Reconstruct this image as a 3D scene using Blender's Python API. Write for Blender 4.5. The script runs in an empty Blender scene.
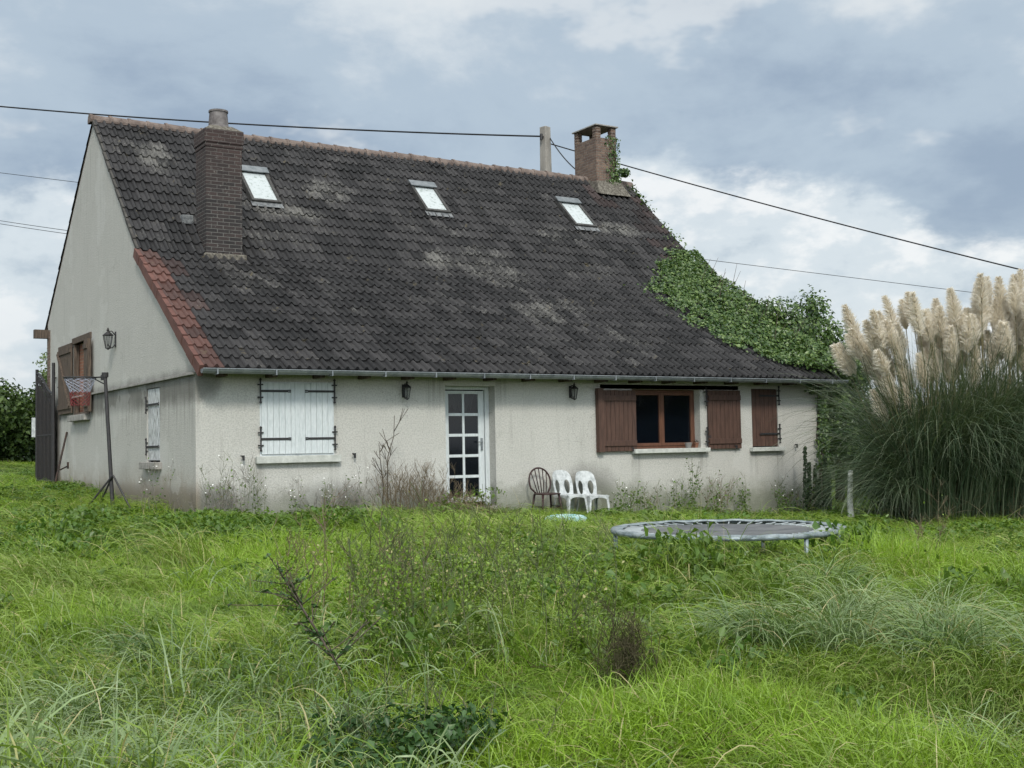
import bpy, bmesh, math, random
import numpy as np
from mathutils import Vector, Matrix
R = math.radians
random.seed(7); rng = np.random.default_rng(7)
SC = bpy.context.scene
C = SC.collection

# ------------------------------------------------------------------ camera
YAW, PITCH, ROLL, FPX = 0.556449, 0.051747, -0.0191, 1207.31
CAM = Vector((-5.648, -18.282, 1.008))
fw0 = Vector((math.sin(YAW), math.cos(YAW), 0)); r0 = Vector((math.cos(YAW), -math.sin(YAW), 0)); u0 = Vector((0, 0, 1))
fwd = fw0*math.cos(PITCH) + u0*math.sin(PITCH); up = -fw0*math.sin(PITCH) + u0*math.cos(PITCH)
cr = r0*math.cos(ROLL) + up*math.sin(ROLL); cu = up*math.cos(ROLL) - r0*math.sin(ROLL)
cu = fwd.cross(cr)*-1; cu.normalize()
cam = bpy.data.cameras.new('camera'); co = bpy.data.objects.new('camera', cam); C.objects.link(co)
m = Matrix(((cr.x, cu.x, -fwd.x, CAM.x), (cr.y, cu.y, -fwd.y, CAM.y), (cr.z, cu.z, -fwd.z, CAM.z), (0, 0, 0, 1)))
co.matrix_world = m
cam.sensor_width = 36; cam.lens = FPX/1024*36; cam.clip_start = .05; cam.clip_end = 3000
SC.camera = co

# ------------------------------------------------------------------ world, sun, exposure
SUN_EL = 40           # azimuth clockwise from +Y, degrees (sun over the left shoulder side)
SUN_AZ = -158
W = bpy.data.worlds.new('World'); SC.world = W; W.use_nodes = True
nt = W.node_tree; N = nt.nodes; L = nt.links; N.clear()
def nn(t, **k):
    n = N.new(t)
    for a, b in k.items(): setattr(n, a, b)
    return n
def mth(op, a, b=None, c=None, clamp=False):
    n = N.new('ShaderNodeMath'); n.operation = op; n.use_clamp = clamp
    for i, v in enumerate((a, b, c)):
        if v is None: continue
        if isinstance(v, (int, float)): n.inputs[i].default_value = v
        else: L.new(v, n.inputs[i])
    return n.outputs[0]
def mixc(f, a, b):
    n = N.new('ShaderNodeMix'); n.data_type = 'RGBA'
    for s, v in ((n.inputs[0], f), (n.inputs[6], a), (n.inputs[7], b)):
        if isinstance(v, (int, float)): s.default_value = v
        elif isinstance(v, tuple): s.default_value = (*v, 1)
        else: L.new(v, s)
    return n.outputs[2]
tc = nn('ShaderNodeTexCoord'); nv = nn('ShaderNodeVectorMath', operation='NORMALIZE'); L.new(tc.outputs['Generated'], nv.inputs[0])
sp = nn('ShaderNodeSeparateXYZ'); L.new(nv.outputs[0], sp.inputs[0])
az = mth('SUBTRACT', mth('ARCTAN2', sp.outputs[0], sp.outputs[1]), YAW)
el = mth('ARCSINE', sp.outputs[2])
azn = mth('ADD', mth('MULTIPLY', az, 1/(2*math.pi)), .5)        # 0..1 round the sky
def noise(vec, scale, detail=5, rough=.55, dist=0, w=None):
    n = N.new('ShaderNodeTexNoise'); L.new(vec, n.inputs['Vector']); n.inputs['Scale'].default_value = scale
    n.inputs['Detail'].default_value = detail; n.inputs['Roughness'].default_value = rough; n.inputs['Distortion'].default_value = dist
    return n.outputs[0]
cmb = nn('ShaderNodeCombineXYZ'); L.new(az, cmb.inputs[0]); L.new(mth('MULTIPLY', el, 1.8), cmb.inputs[1]); cmb.inputs[2].default_value = 3.7
cvec = cmb.outputs[0]
# flat cloud layer higher up: direction projected onto a ceiling
den = mth('ADD', mth('MAXIMUM', sp.outputs[2], 0.0), .16)
cm2 = nn('ShaderNodeCombineXYZ'); L.new(mth('DIVIDE', sp.outputs[0], den), cm2.inputs[0]); L.new(mth('DIVIDE', sp.outputs[1], den), cm2.inputs[1])
n_big = noise(cm2.outputs[0], .62, 6, .58, .2)
n_mid = noise(cvec, 3.4, 7, .6, .15)
n_fine = noise(cvec, 13, 5, .6, 0)
def ramp(v, stops):
    n = N.new('ShaderNodeValToRGB'); L.new(v, n.inputs[0]); e = n.color_ramp.elements
    while len(e) < len(stops): e.new(.5)
    for q, (p, c) in zip(e, stops): q.position = p; q.color = (*c, 1)
    n.color_ramp.interpolation = 'EASE'
    return n.outputs[0]
def sm(v, a, b):
    n = N.new('ShaderNodeMapRange'); n.interpolation_type = 'SMOOTHSTEP'; L.new(v, n.inputs[0])
    n.inputs[1].default_value = a; n.inputs[2].default_value = b; return n.outputs[0]
sky = nn('ShaderNodeTexSky', sky_type='NISHITA', sun_disc=False, sun_elevation=R(SUN_EL), sun_rotation=R(SUN_AZ), air_density=1.2, dust_density=2.0, ozone_density=1.5)
base = ramp(mth('ADD', mth('MULTIPLY', n_big, .55), mth('MULTIPLY', n_mid, .45)), [(.39, (3.4, 4.3, 5.5)), (.5, (4.9, 5.9, 6.9)), (.59, (7.5, 8.1, 8.5))])
# cumulus banks near the horizon: height of the bank's top against azimuth
fc = N.new('ShaderNodeFloatCurve'); cmap = fc.mapping; cmap.clip_max_x = 1; cmap.clip_max_y = 1
k = lambda px: .5 + math.atan((px-512)/FPX)/(2*math.pi)
pts = [(0, .12), (.2, .16), (k(-200), .16), (k(0), .225), (k(55), .235), (k(140), .17), (k(350), .10), (k(560), .20), (k(660), .25), (k(740), .215), (k(850), .215), (k(900), .20), (k(945), .165), (k(1024), .155), (k(1300), .19), (.8, .12), (1, .12)]
cv = cmap.curves[0]
cv.points[0].location = pts[0]; cv.points[1].location = pts[-1]
for q in pts[1:-1]: cv.points.new(*q)
cmap.update(); L.new(azn, fc.inputs[1])
edge = mth('SUBTRACT', mth('ADD', fc.outputs[0], mth('ADD', mth('MULTIPLY', mth('SUBTRACT', n_fine, .5), .09), mth('MULTIPLY', mth('SUBTRACT', n_mid, .5), .10))), el)
bank = sm(edge, -.006, .028)
bright = ramp(mth('ADD', mth('MULTIPLY', n_fine, .55), mth('MULTIPLY', n_mid, .45)), [(.36, (5.2, 6.1, 6.9)), (.49, (7.8, 8.5, 8.9)), (.58, (10.4, 10.5, 10.4))])
# the bank fades to grey below its crest
fade = sm(edge, .05, .26)
bankc = mixc(mth('MULTIPLY', fade, .5), bright, (4.9, 5.9, 7.1))
puff = mth('MULTIPLY', sm(noise(cvec, 5.2, 5, .6, 0), .55, .66), sm(el, .05, .2))
c1 = mixc(mth('MULTIPLY', puff, .6), base, (8.6, 8.9, 9.0))
c2 = mixc(mth('MULTIPLY', bank, .85), c1, bankc)
c3 = mixc(.10, c2, sky.outputs[0])
# small gain overhead; bright sky added round the sun, behind camera, to light walls
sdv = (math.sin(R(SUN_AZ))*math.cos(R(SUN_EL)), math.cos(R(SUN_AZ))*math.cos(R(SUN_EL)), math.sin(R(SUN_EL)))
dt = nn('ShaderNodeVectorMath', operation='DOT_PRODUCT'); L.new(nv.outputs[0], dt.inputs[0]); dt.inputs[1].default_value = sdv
sky_gain = mth('ADD', mth('ADD', 1.0, mth('MULTIPLY', sm(el, .5, 1.2), .25)), mth('MULTIPLY', sm(dt.outputs['Value'], .25, 1.0), 1.7))
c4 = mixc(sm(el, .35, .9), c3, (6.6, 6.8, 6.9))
vm = nn('ShaderNodeVectorMath', operation='SCALE'); L.new(c4, vm.inputs[0]); L.new(sky_gain, vm.inputs['Scale'])
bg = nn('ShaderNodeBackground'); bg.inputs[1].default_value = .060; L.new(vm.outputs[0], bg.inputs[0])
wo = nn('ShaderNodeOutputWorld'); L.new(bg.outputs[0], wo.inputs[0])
sun = bpy.data.lights.new('sun', 'SUN'); sun.energy = 1.5; sun.angle = R(10); sun.color = (1, .96, .88)
so = bpy.data.objects.new('sun', sun); C.objects.link(so)
sd = Vector((math.sin(R(SUN_AZ))*math.cos(R(SUN_EL)), math.cos(R(SUN_AZ))*math.cos(R(SUN_EL)), math.sin(R(SUN_EL))))
so.rotation_euler = sd.to_track_quat('Z', 'Y').to_euler()
SC.view_settings.view_transform = 'Standard'; SC.view_settings.look = 'None'; SC.view_settings.gamma = 1
SC.view_settings.use_curve_mapping = False
SC.view_settings.exposure = 0.72

# ------------------------------------------------------------------ materials
def mat(name, col, rough=.8, col2=None, scale=8, lo=.35, hi=.65, bump=0, bscale=None, spec=.3, metal=0, transl=0, detail=6, stretch=None, objrand=0):
    m = bpy.data.materials.new(name); m.use_nodes = True; t = m.node_tree; b = t.nodes['Principled BSDF']; lk = t.links
    b.inputs['Base Color'].default_value = (*col, 1); b.inputs['Roughness'].default_value = rough
    b.inputs['Specular IOR Level'].default_value = spec; b.inputs['Metallic'].default_value = metal
    g = t.nodes.new('ShaderNodeNewGeometry'); vec = g.outputs['Position']
    if stretch:
        mp = t.nodes.new('ShaderNodeMapping'); mp.inputs['Scale'].default_value = stretch; lk.new(vec, mp.inputs[0]); vec = mp.outputs[0]
    if col2:
        n = t.nodes.new('ShaderNodeTexNoise'); n.inputs['Scale'].default_value = scale; n.inputs['Detail'].default_value = detail; n.inputs['Roughness'].default_value = .65
        lk.new(vec, n.inputs['Vector'])
        r = t.nodes.new('ShaderNodeValToRGB'); r.color_ramp.elements[0].position = lo; r.color_ramp.elements[1].position = hi
        r.color_ramp.elements[0].color = (*col, 1); r.color_ramp.elements[1].color = (*col2, 1)
        lk.new(n.outputs[0], r.inputs[0]); lk.new(r.outputs[0], b.inputs['Base Color'])
    if bump:
        n2 = t.nodes.new('ShaderNodeTexNoise'); n2.inputs['Scale'].default_value = bscale or scale*4; n2.inputs['Detail'].default_value = 5
        lk.new(vec, n2.inputs['Vector'])
        bp = t.nodes.new('ShaderNodeBump'); bp.inputs['Distance'].default_value = bump; bp.inputs['Strength'].default_value = 1
        lk.new(n2.outputs[0], bp.inputs['Height']); lk.new(bp.outputs[0], b.inputs['Normal'])
    return m
class T:
    """small node helper for the richer materials"""
    def __init__(s, m): s.m = m; s.t = m.node_tree; s.n = s.t.nodes; s.l = s.t.links; s.b = s.n['Principled BSDF']
    def new(s, t, **k):
        n = s.n.new(t)
        for a, b in k.items(): setattr(n, a, b)
        return n
    def pos(s, sc=None):
        v = s.new('ShaderNodeNewGeometry').outputs['Position']
        if sc: q = s.new('ShaderNodeMapping'); q.inputs['Scale'].default_value = sc; s.l.new(v, q.inputs[0]); v = q.outputs[0]
        return v
    def noise(s, v, scale, detail=5, rough=.6):
        n = s.new('ShaderNodeTexNoise'); s.l.new(v, n.inputs['Vector']); n.inputs['Scale'].default_value = scale; n.inputs['Detail'].default_value = detail; n.inputs['Roughness'].default_value = rough
        return n.outputs[0]
    def sm(s, v, a, b, o0=0, o1=1):
        n = s.new('ShaderNodeMapRange'); n.interpolation_type = 'SMOOTHSTEP'; s.l.new(v, n.inputs[0]); n.inputs[1].default_value = a; n.inputs[2].default_value = b
        n.inputs[3].default_value = o0; n.inputs[4].default_value = o1; return n.outputs[0]
    def math(s, op, a, b=None):
        n = s.new('ShaderNodeMath'); n.operation = op
        for i, v in enumerate((a, b)):
            if v is None: continue
            if isinstance(v, (int, float)): n.inputs[i].default_value = v
            else: s.l.new(v, n.inputs[i])
        return n.outputs[0]
    def mix(s, f, a, b, mode='MIX'):
        n = s.new('ShaderNodeMix'); n.data_type = 'RGBA'; n.blend_type = mode
        for k, v in ((n.inputs[0], f), (n.inputs[6], a), (n.inputs[7], b)):
            if isinstance(v, (int, float)): k.default_value = v
            elif isinstance(v, tuple): k.default_value = (*v, 1)
            else: s.l.new(v, k)
        return n.outputs[2]
    def attr(s, name): return s.new('ShaderNodeAttribute', attribute_name=name).outputs['Fac']
    def color(s, c): s.l.new(c, s.b.inputs['Base Color'])
    def bump(s, h, d):
        n = s.new('ShaderNodeBump'); n.inputs['Distance'].default_value = d; s.l.new(h, n.inputs['Height']); s.l.new(n.outputs[0], s.b.inputs['Normal'])
    def xyz(s, v):
        n = s.new('ShaderNodeSeparateXYZ'); s.l.new(v, n.inputs[0]); return n.outputs
    def leafy(s, col, tr=.35, rough=.5, spec=.35, tint=(1.25, 1.3, .55)):
        """thin leaf: diffuse/gloss plus light passing through"""
        s.color(col); s.b.inputs['Roughness'].default_value = rough; s.b.inputs['Specular IOR Level'].default_value = spec
        tl = s.new('ShaderNodeBsdfTranslucent'); c2 = s.mix(1.0, col, tint, 'MULTIPLY'); s.l.new(c2, tl.inputs[0])
        mx = s.new('ShaderNodeMixShader'); mx.inputs[0].default_value = tr
        s.l.new(s.b.outputs[0], mx.inputs[1]); s.l.new(tl.outputs[0], mx.inputs[2]); s.l.new(mx.outputs[0], s.n['Material Output'].inputs[0])

# rendered wall
M = {}
def wall_mat():
    m = bpy.data.materials.new('roughcast'); m.use_nodes = True; t = T(m)
    P = t.pos(); X, Y, Z = t.xyz(P)
    c = t.mix(t.noise(P, 1.3, 6), (.43, .42, .385), (.54, .53, .49))
    c = t.mix(t.sm(t.noise(P, 38, 4), .42, .62), c, (.395, .39, .36))
    # rain streaks
    st = t.math('MULTIPLY', t.sm(t.noise(t.pos((5, 5, .35)), 1.6, 6, .7), .54, .74), .42)
    c = t.mix(st, c, (.26, .25, .225))
    # splash dirt and algae above the ground line
    n = t.noise(P, 2.2, 7, .7)
    d = t.sm(t.math('SUBTRACT', t.math('ADD', Z, t.math('MULTIPLY', X, .03)), t.math('MULTIPLY', n, 1.1)), -.42, .10, 1, 0)
    c = t.mix(t.math('MULTIPLY', d, .6), c, (.20, .20, .175))
    # blooms of black algae: (x, z, rx, rz)
    for bx, bz, rx, rz in ((7.35, .1, .8, .7), (2.25, .15, .8, .45), (.25, .2, .5, .4), (-.0, 2.05, .5, .35)):
        q = t.math('ADD', t.math('POWER', t.math('ABSOLUTE', t.math('DIVIDE', t.math('SUBTRACT', X, bx), rx)), 2), t.math('POWER', t.math('ABSOLUTE', t.math('DIVIDE', t.math('SUBTRACT', Z, bz), rz)), 2))
        k = t.sm(t.math('ADD', q, t.math('MULTIPLY', n, 1.1)), .5, 1.55, .75, 0)
        c = t.mix(k, c, (.10, .10, .088))
    # dark runs below the ledge on the gable
    g = t.sm(X, .0, .12, 1, 0)
    run = t.math('MULTIPLY', t.math('MULTIPLY', t.sm(Z, 1.0, 2.24), t.sm(Z, 2.25, 2.27, 1, 0)), t.sm(t.noise(t.pos((5, 5, .3)), 2.3, 6, .7), .43, .66))
    c = t.mix(t.math('MULTIPLY', t.math('MULTIPLY', run, g), .8), c, (.13, .125, .11))
    run2 = t.math('MULTIPLY', t.sm(Z, 4.2, 7.2), t.sm(t.noise(t.pos((9, 9, .28)), 1.9, 5, .7), .53, .66))
    c = t.mix(t.math('MULTIPLY', t.math('MULTIPLY', run2, g), .5), c, (.17, .17, .15))
    # rust brown at foot of the gable
    c = t.mix(t.math('MULTIPLY', t.sm(t.math('SUBTRACT', Z, n), -.3, .45, .5, 0), g), c, (.24, .18, .12))
    sn = t.noise(t.pos((9, 9, .25)), 2.0, 5, .7)
    fr = t.sm(X, .02, .1)
    for (xa, xb, zt_) in ((.96, 1.12, .80), (2.2, 2.38, .80), (8.36, 8.6, .83), (10.0, 10.22, .83), (11.36, 11.6, .82), (12.1, 12.28, .82), (5.38, 5.6, 2.2), (4.0, 4.34, 2.2)):
        k = t.math('MULTIPLY', t.math('MULTIPLY', t.sm(X, xa-.03, xa+.03), t.sm(X, xb-.03, xb+.03, 1, 0)), t.math('MULTIPLY', t.sm(Z, zt_-.75, zt_), t.sm(Z, zt_, zt_+.01, 1, 0)))
        c = t.mix(t.math('MULTIPLY', t.math('MULTIPLY', k, t.sm(sn, .38, .6)), .5), c, (.20, .195, .17))
    vo = t.new('ShaderNodeTexVoronoi', feature='DISTANCE_TO_EDGE'); vo.inputs['Scale'].default_value = .42
    wv = t.new('ShaderNodeVectorMath', operation='ADD'); t.l.new(P, wv.inputs[0]); nc = t.new('ShaderNodeTexNoise'); nc.inputs['Scale'].default_value = 3; nc.inputs['Detail'].default_value = 6; t.l.new(P, nc.inputs['Vector']); t.l.new(nc.outputs['Color'], wv.inputs[1]); t.l.new(wv.outputs[0], vo.inputs['Vector'])
    ck = t.math('MULTIPLY', t.sm(vo.outputs['Distance'], .0, .0035, 1, 0), t.sm(t.noise(P, .9, 3), .48, .6))
    c = t.mix(t.math('MULTIPLY', ck, .55), c, (.14, .135, .12))
    pa = t.sm(t.noise(P, .75, 5, .55), .60, .615)
    c = t.mix(t.math('MULTIPLY', pa, .22), c, (.58, .58, .55))
    # green growth low down
    gg = t.math('MULTIPLY', t.sm(t.math('ADD', t.math('MULTIPLY', n, -.6), Z), -.45, .15, 1, 0), .5)
    c = t.mix(gg, c, (.13, .15, .085))
    t.color(c); t.b.inputs['Roughness'].default_value = .95; t.b.inputs['Specular IOR Level'].default_value = .1
    t.bump(t.math('ADD', t.noise(P, 46, 4), t.math('MULTIPLY', t.noise(P, 6, 3), .5)), .012)
    return m
M['wall'] = wall_mat()
def tile_mat():
    m = bpy.data.materials.new('concrete_tiles'); m.use_nodes = True; t = T(m)
    P = t.pos(); X, Y, Z = t.xyz(P); r = t.attr('trand'); red = t.attr('red')
    c = t.mix(r, (.0095, .0095, .010), (.034, .0325, .033))
    cr_ = t.mix(r, (.070, .037, .031), (.125, .060, .048))
    c = t.mix(red, c, cr_)
    big = t.noise(P, .55, 5, .6)
    gr = t.noise(P, 30, 4, .7)
    # grey lichen: small crisp colonies, denser in some areas and on single tiles
    fine = t.noise(P, 26, 5, .78); mid = t.noise(t.pos((1.3, .5, .5)), 7.5, 5, .75)
    dens = t.math('ADD', t.math('ADD', t.math('MULTIPLY', big, .55), t.math('MULTIPLY', mid, .35)), t.math('MULTIPLY', r, .10))
    for bx, bz, rx, rz, s in ((7.45, 4.7, .9, .75, .17), (7.3, 3.6, .6, .4, .13), (4.6, 6.5, .7, .35, .16), (1.0, 6.9, .5, .5, .18), (11.9, 6.2, .8, .25, .18), (2.2, 4.15, 1.5, .5, .10), (6.2, 4.9, .5, .3, .14), (8.4, 3.9, .6, .25, .14), (3.4, 5.8, .8, .2, .12)):
        q = t.math('ADD', t.math('POWER', t.math('ABSOLUTE', t.math('DIVIDE', t.math('SUBTRACT', X, bx), rx)), 2), t.math('POWER', t.math('ABSOLUTE', t.math('DIVIDE', t.math('SUBTRACT', Z, bz), rz)), 2))
        dens = t.math('ADD', dens, t.sm(q, 0, 1.3, s, 0))
    a = t.sm(t.math('ADD', fine, dens), 1.12, 1.26)
    c = t.mix(t.math('MULTIPLY', a, .5), c, (.24, .235, .21))
    a2 = t.sm(dens, .52, .80)
    c = t.mix(t.math('MULTIPLY', a2, .35), c, (.13, .125, .115))
    sp = t.sm(t.noise(P, 75, 3, .8), .66, .72, 0, .7)
    c = t.mix(sp, c, (.40, .40, .37))
    oc = t.sm(t.noise(P, 3.4, 5, .7), .63, .72, 0, .5)
    c = t.mix(oc, c, (.15, .125, .07))
    t.color(c); t.b.inputs['Roughness'].default_value = .5; t.b.inputs['Specular IOR Level'].default_value = .3
    t.bump(t.noise(P, 60, 4), .004)
    return m
M['tile'] = tile_mat()
def brick_mat(name, c1, c2, mortar, soot=(.03, .026, .025), zs=(5.5, 7.2)):
    m = bpy.data.materials.new(name); m.use_nodes = True; t = T(m)
    X, Y, Z = t.xyz(t.pos())
    cb = t.new('ShaderNodeCombineXYZ'); t.l.new(t.math('ADD', X, Y), cb.inputs[0]); t.l.new(Z, cb.inputs[1])
    nz = t.noise(t.pos(), 9, 4)
    br = t.new('ShaderNodeTexBrick'); t.l.new(cb.outputs[0], br.inputs[0])
    br.inputs['Scale'].default_value = 1; br.inputs['Brick Width'].default_value = .225; br.inputs['Row Height'].default_value = .068
    br.inputs['Mortar Size'].default_value = .0075; br.inputs['Mortar Smooth'].default_value = .3; br.inputs['Bias'].default_value = -.1
    br.inputs['Color1'].default_value = (*c1, 1); br.inputs['Color2'].default_value = (*c2, 1); br.inputs['Mortar'].default_value = (*mortar, 1)
    c = t.mix(t.sm(nz, .4, .7, 0, .5), br.outputs[0], soot)
    c = t.mix(t.sm(Z, zs[0], zs[1], 0, .4), c, (.055, .026, .021))
    c = t.mix(t.sm(t.noise(t.pos(), 22, 5, .7), .6, .72, 0, .5), c, (.3, .29, .26))
    t.color(c); t.b.inputs['Roughness'].default_value = .9
    t.bump(t.math('ADD', t.math('MULTIPLY', br.outputs[1], -1), t.math('MULTIPLY', t.noise(t.pos(), 50, 4), .5)), .012)
    return m
M['brick_dark'] = brick_mat('soot_brick', (.020, .017, .017), (.050, .034, .031), (.13, .125, .115))
M['brick_old'] = brick_mat('weathered_brick', (.115, .072, .055), (.20, .135, .098), (.20, .18, .15), soot=(.06, .045, .04), zs=(20, 21))
M['brick_red'] = brick_mat('red_brick', (.20, .075, .04), (.28, .12, .065), (.24, .18, .13), soot=(.10, .05, .035), zs=(20, 21))
M['ridge'] = mat('ridge_clay', (.075, .055, .047), .9, (.22, .175, .15), 6, .3, .7, .006, 50)
M['white_wood'] = mat('pale_painted_wood', (.44, .48, .485), .6, (.60, .63, .635), 9, .3, .7, .002, 60, stretch=(6, 6, 1))
M['old_wood'] = mat('peeling_grey_wood', (.16, .16, .155), .9, (.60, .62, .62), 7, .40, .54, .006, 40, stretch=(7, 7, .8), detail=8)
M['brown_wood'] = mat('brown_stained_wood', (.045, .024, .017), .65, (.100, .053, .038), 5, .3, .7, .003, 30, stretch=(6, 6, .7), spec=.4)
M['frame_wood'] = mat('varnished_orange_wood', (.085, .038, .024), .5, (.14, .066, .040), 6, .3, .7, .002, 40, stretch=(5, 5, 1))
M['dark_wood'] = mat('weathered_dark_wood', (.045, .035, .028), .9, (.14, .105, .08), 5, .35, .65, .005, 40, stretch=(7, 7, .7))
M['black_iron'] = mat('black_iron', (.012, .012, .014), .6, (.03, .026, .024), 20, .4, .7, .001, 90, spec=.5)
M['rust_iron'] = mat('rusty_dark_iron', (.02, .018, .018), .8, (.075, .04, .025), 14, .4, .7, .003, 60)
M['zinc'] = mat('zinc', (.16, .18, .19), .5, (.27, .29, .30), 8, .35, .65, .002, 30, metal=.55, spec=.5)
M['sill'] = mat('painted_concrete_sill', (.36, .37, .34), .85, (.52, .53, .49), 7, .35, .65, .004, 60)
M['stone'] = mat('grey_concrete', (.20, .19, .175), .95, (.34, .325, .30), 9, .35, .65, .008, 45)
M['pole_c'] = mat('pole_concrete', (.20, .185, .165), .95, (.32, .30, .265), 5, .35, .65, .005, 45, stretch=(1, 1, .3))
M['pot'] = mat('clay_pot', (.09, .08, .078), .85, (.20, .185, .18), 6, .35, .65, .003, 50)
M['dark_inside'] = mat('dark_room', (.02, .02, .022), 1)
M['curtain'] = mat('net_curtain', (.35, .35, .33), .9)
M['plastic_w'] = mat('weathered_white_plastic', (.30, .32, .32), .5, (.52, .54, .54), 12, .35, .6, .001, 50)
M['plastic_b'] = mat('brown_moulded_plastic', (.025, .012, .012), .5, (.045, .022, .02), 10, .3, .7)
M['plastic_t'] = mat('turquoise_plastic', (.22, .42, .45), .5, (.50, .66, .68), 9, .4, .6)
M['galv'] = mat('galvanised_steel', (.14, .18, .20), .5, (.30, .35, .37), 9, .3, .7, metal=.4, spec=.5)
M['pad'] = mat('faded_blue_grey_pad', (.11, .14, .15), .75, (.30, .34, .35), 7, .35, .65, .006, 20)
M['mat'] = mat('trampoline_mat', (.075, .08, .085), .8, (.17, .175, .175), 3, .35, .7, .001, 90)
M['spring'] = mat('pale_spring_sleeve', (.30, .33, .34), .6)
M['rubber'] = mat('black_cable', (.012, .012, .013), .7)
M['net_w'] = mat('net_white', (.36, .39, .47), .8); M['net_r'] = mat('net_red', (.20, .03, .035), .8)
M['soil'] = mat('soil', (.014, .020, .007), 1, (.035, .045, .014), 1.2, .35, .65, .03, 12)
M['lead'] = mat('lead_flashing', (.08, .085, .09), .7, (.22, .23, .23), 12, .4, .65, .004, 30)
M['lichen_mortar'] = mat('mortar_fillet', (.07, .062, .05), .95, (.20, .185, .155), 18, .4, .65, .01, 40)
def glass(name, tint, clear=.35):
    m = bpy.data.materials.new(name); m.use_nodes = True; t = T(m)
    t.b.inputs['Base Color'].default_value = (*tint, 1); t.b.inputs['Roughness'].default_value = .06; t.b.inputs['Specular IOR Level'].default_value = .6
    tr = t.new('ShaderNodeBsdfTransparent'); mx = t.new('ShaderNodeMixShader'); mx.inputs[0].default_value = clear
    t.l.new(t.b.outputs[0], mx.inputs[1]); t.l.new(tr.outputs[0], mx.inputs[2]); t.l.new(mx.outputs[0], t.n['Material Output'].inputs[0])
    return m
M['glass'] = glass('window_glass', (.004, .006, .010), .45)
M['lampglass'] = glass('lamp_glass', (.05, .055, .06), .75)
def skyglass():
    m = bpy.data.materials.new('skylight_glass'); m.use_nodes = True; t = T(m)
    n = t.noise(t.pos(), 14, 6, .75)
    t.color(t.mix(t.sm(n, .52, .66), (.46, .50, .50), (.14, .18, .15))); t.l.new(t.sm(n, .5, .65, .04, .5), t.b.inputs['Roughness'])
    t.b.inputs['Specular IOR Level'].default_value = .6
    return m
M['skyglass'] = skyglass()
def grass_mat(name, a, b, tip, straw=.10, tr=.27, scale=.35, rough=.42, spec=.45):
    m = bpy.data.materials.new(name); m.use_nodes = True; t = T(m)
    P = t.pos(); n = t.noise(P, scale, 4, .6); n2 = t.noise(P, 2.2, 3, .6)
    rnd = t.new('ShaderNodeObjectInfo').outputs['Random']; tt = t.attr('t'); br = t.attr('brand')
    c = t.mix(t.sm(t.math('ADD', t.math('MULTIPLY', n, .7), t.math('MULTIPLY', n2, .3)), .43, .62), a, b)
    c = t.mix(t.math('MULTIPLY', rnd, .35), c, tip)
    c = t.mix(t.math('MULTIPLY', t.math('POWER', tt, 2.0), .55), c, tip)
    c = t.mix(t.math('MULTIPLY', t.sm(br, 1-straw, 1-straw+.01), .85), c, (.36, .31, .17))
    c = t.mix(1.0, c, t.mix(br, (.8, .8, .8), (1.2, 1.2, 1.15)), 'MULTIPLY')
    t.leafy(c, tr, rough, spec)
    return m
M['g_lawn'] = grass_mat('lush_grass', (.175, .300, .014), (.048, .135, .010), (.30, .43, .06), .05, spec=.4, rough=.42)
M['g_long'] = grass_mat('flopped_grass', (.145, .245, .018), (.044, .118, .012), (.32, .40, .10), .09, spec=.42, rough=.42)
M['g_blue'] = grass_mat('silvery_coarse_grass', (.045, .115, .025), (.10, .18, .050), (.42, .50, .27), .07, .25, rough=.4, spec=.45)
M['g_herb'] = grass_mat('broad_herbs', (.055, .125, .018), (.09, .16, .025), (.15, .21, .045), 0, .3)
M['g_thatch'] = grass_mat('matted_dead_grass', (.13, .115, .05), (.08, .075, .035), (.22, .19, .10), .3, .1, spec=.1, rough=.8)
M['g_straw'] = grass_mat('dry_stems', (.20, .17, .085), (.28, .24, .13), (.34, .30, .17), .3, .2)
def leaf_mat(name, a, b, c_, tr=.25, rough=.4, spec=.4, sc=1.2, tint=(1.25, 1.3, .55)):
    m = bpy.data.materials.new(name); m.use_nodes = True; t = T(m)
    P = t.pos(); br = t.attr('brand'); n = t.noise(P, sc, 4, .6)
    c = t.mix(t.sm(n, .35, .65), a, b); c = t.mix(t.math('POWER', br, 2.5), c, c_)
    t.leafy(c, tr, rough, spec, tint); return m
M['ivy'] = leaf_mat('ivy_leaves', (.018, .052, .010), (.044, .092, .018), (.15, .22, .06), .2, .38, .5)
M['ivy_bush'] = leaf_mat('bush_leaves', (.028, .068, .014), (.055, .105, .02), (.12, .19, .05), .25)
M['hedge'] = leaf_mat('hedge_leaves', (.020, .045, .012), (.045, .08, .02), (.10, .15, .04), .25, .5, .3, .5)
M['hedge_light'] = leaf_mat('pale_tree_leaves', (.06, .10, .03), (.10, .15, .05), (.2, .25, .1), .3)
M['bramble'] = leaf_mat('bramble_leaves', (.014, .046, .010), (.028, .075, .014), (.07, .14, .04), .2, .45)
M['pampas_leaf'] = leaf_mat('pampas_leaves', (.035, .068, .035), (.050, .085, .038), (.19, .22, .14), .2, .42, .5, .8)
M['pampas_dry'] = leaf_mat('pampas_stalks', (.20, .17, .09), (.12, .13, .07), (.34, .29, .18), .15, .6)
M['plume'] = leaf_mat('pampas_plume', (.74, .69, .59), (.84, .80, .71), (.94, .91, .85), .45, .9, .1, tint=(1, .98, .93))
M['dead'] = leaf_mat('dead_twigs', (.10, .075, .045), (.17, .13, .085), (.32, .27, .19), .1, .9, .1)
M['deadgrey'] = leaf_mat('dead_grey_stalks', (.12, .11, .10), (.22, .205, .18), (.36, .33, .29), .1, .9, .1)
M['darktwig'] = leaf_mat('dark_twigs', (.035, .032, .018), (.06, .06, .03), (.14, .12, .07), .1, .9, .1)
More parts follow.
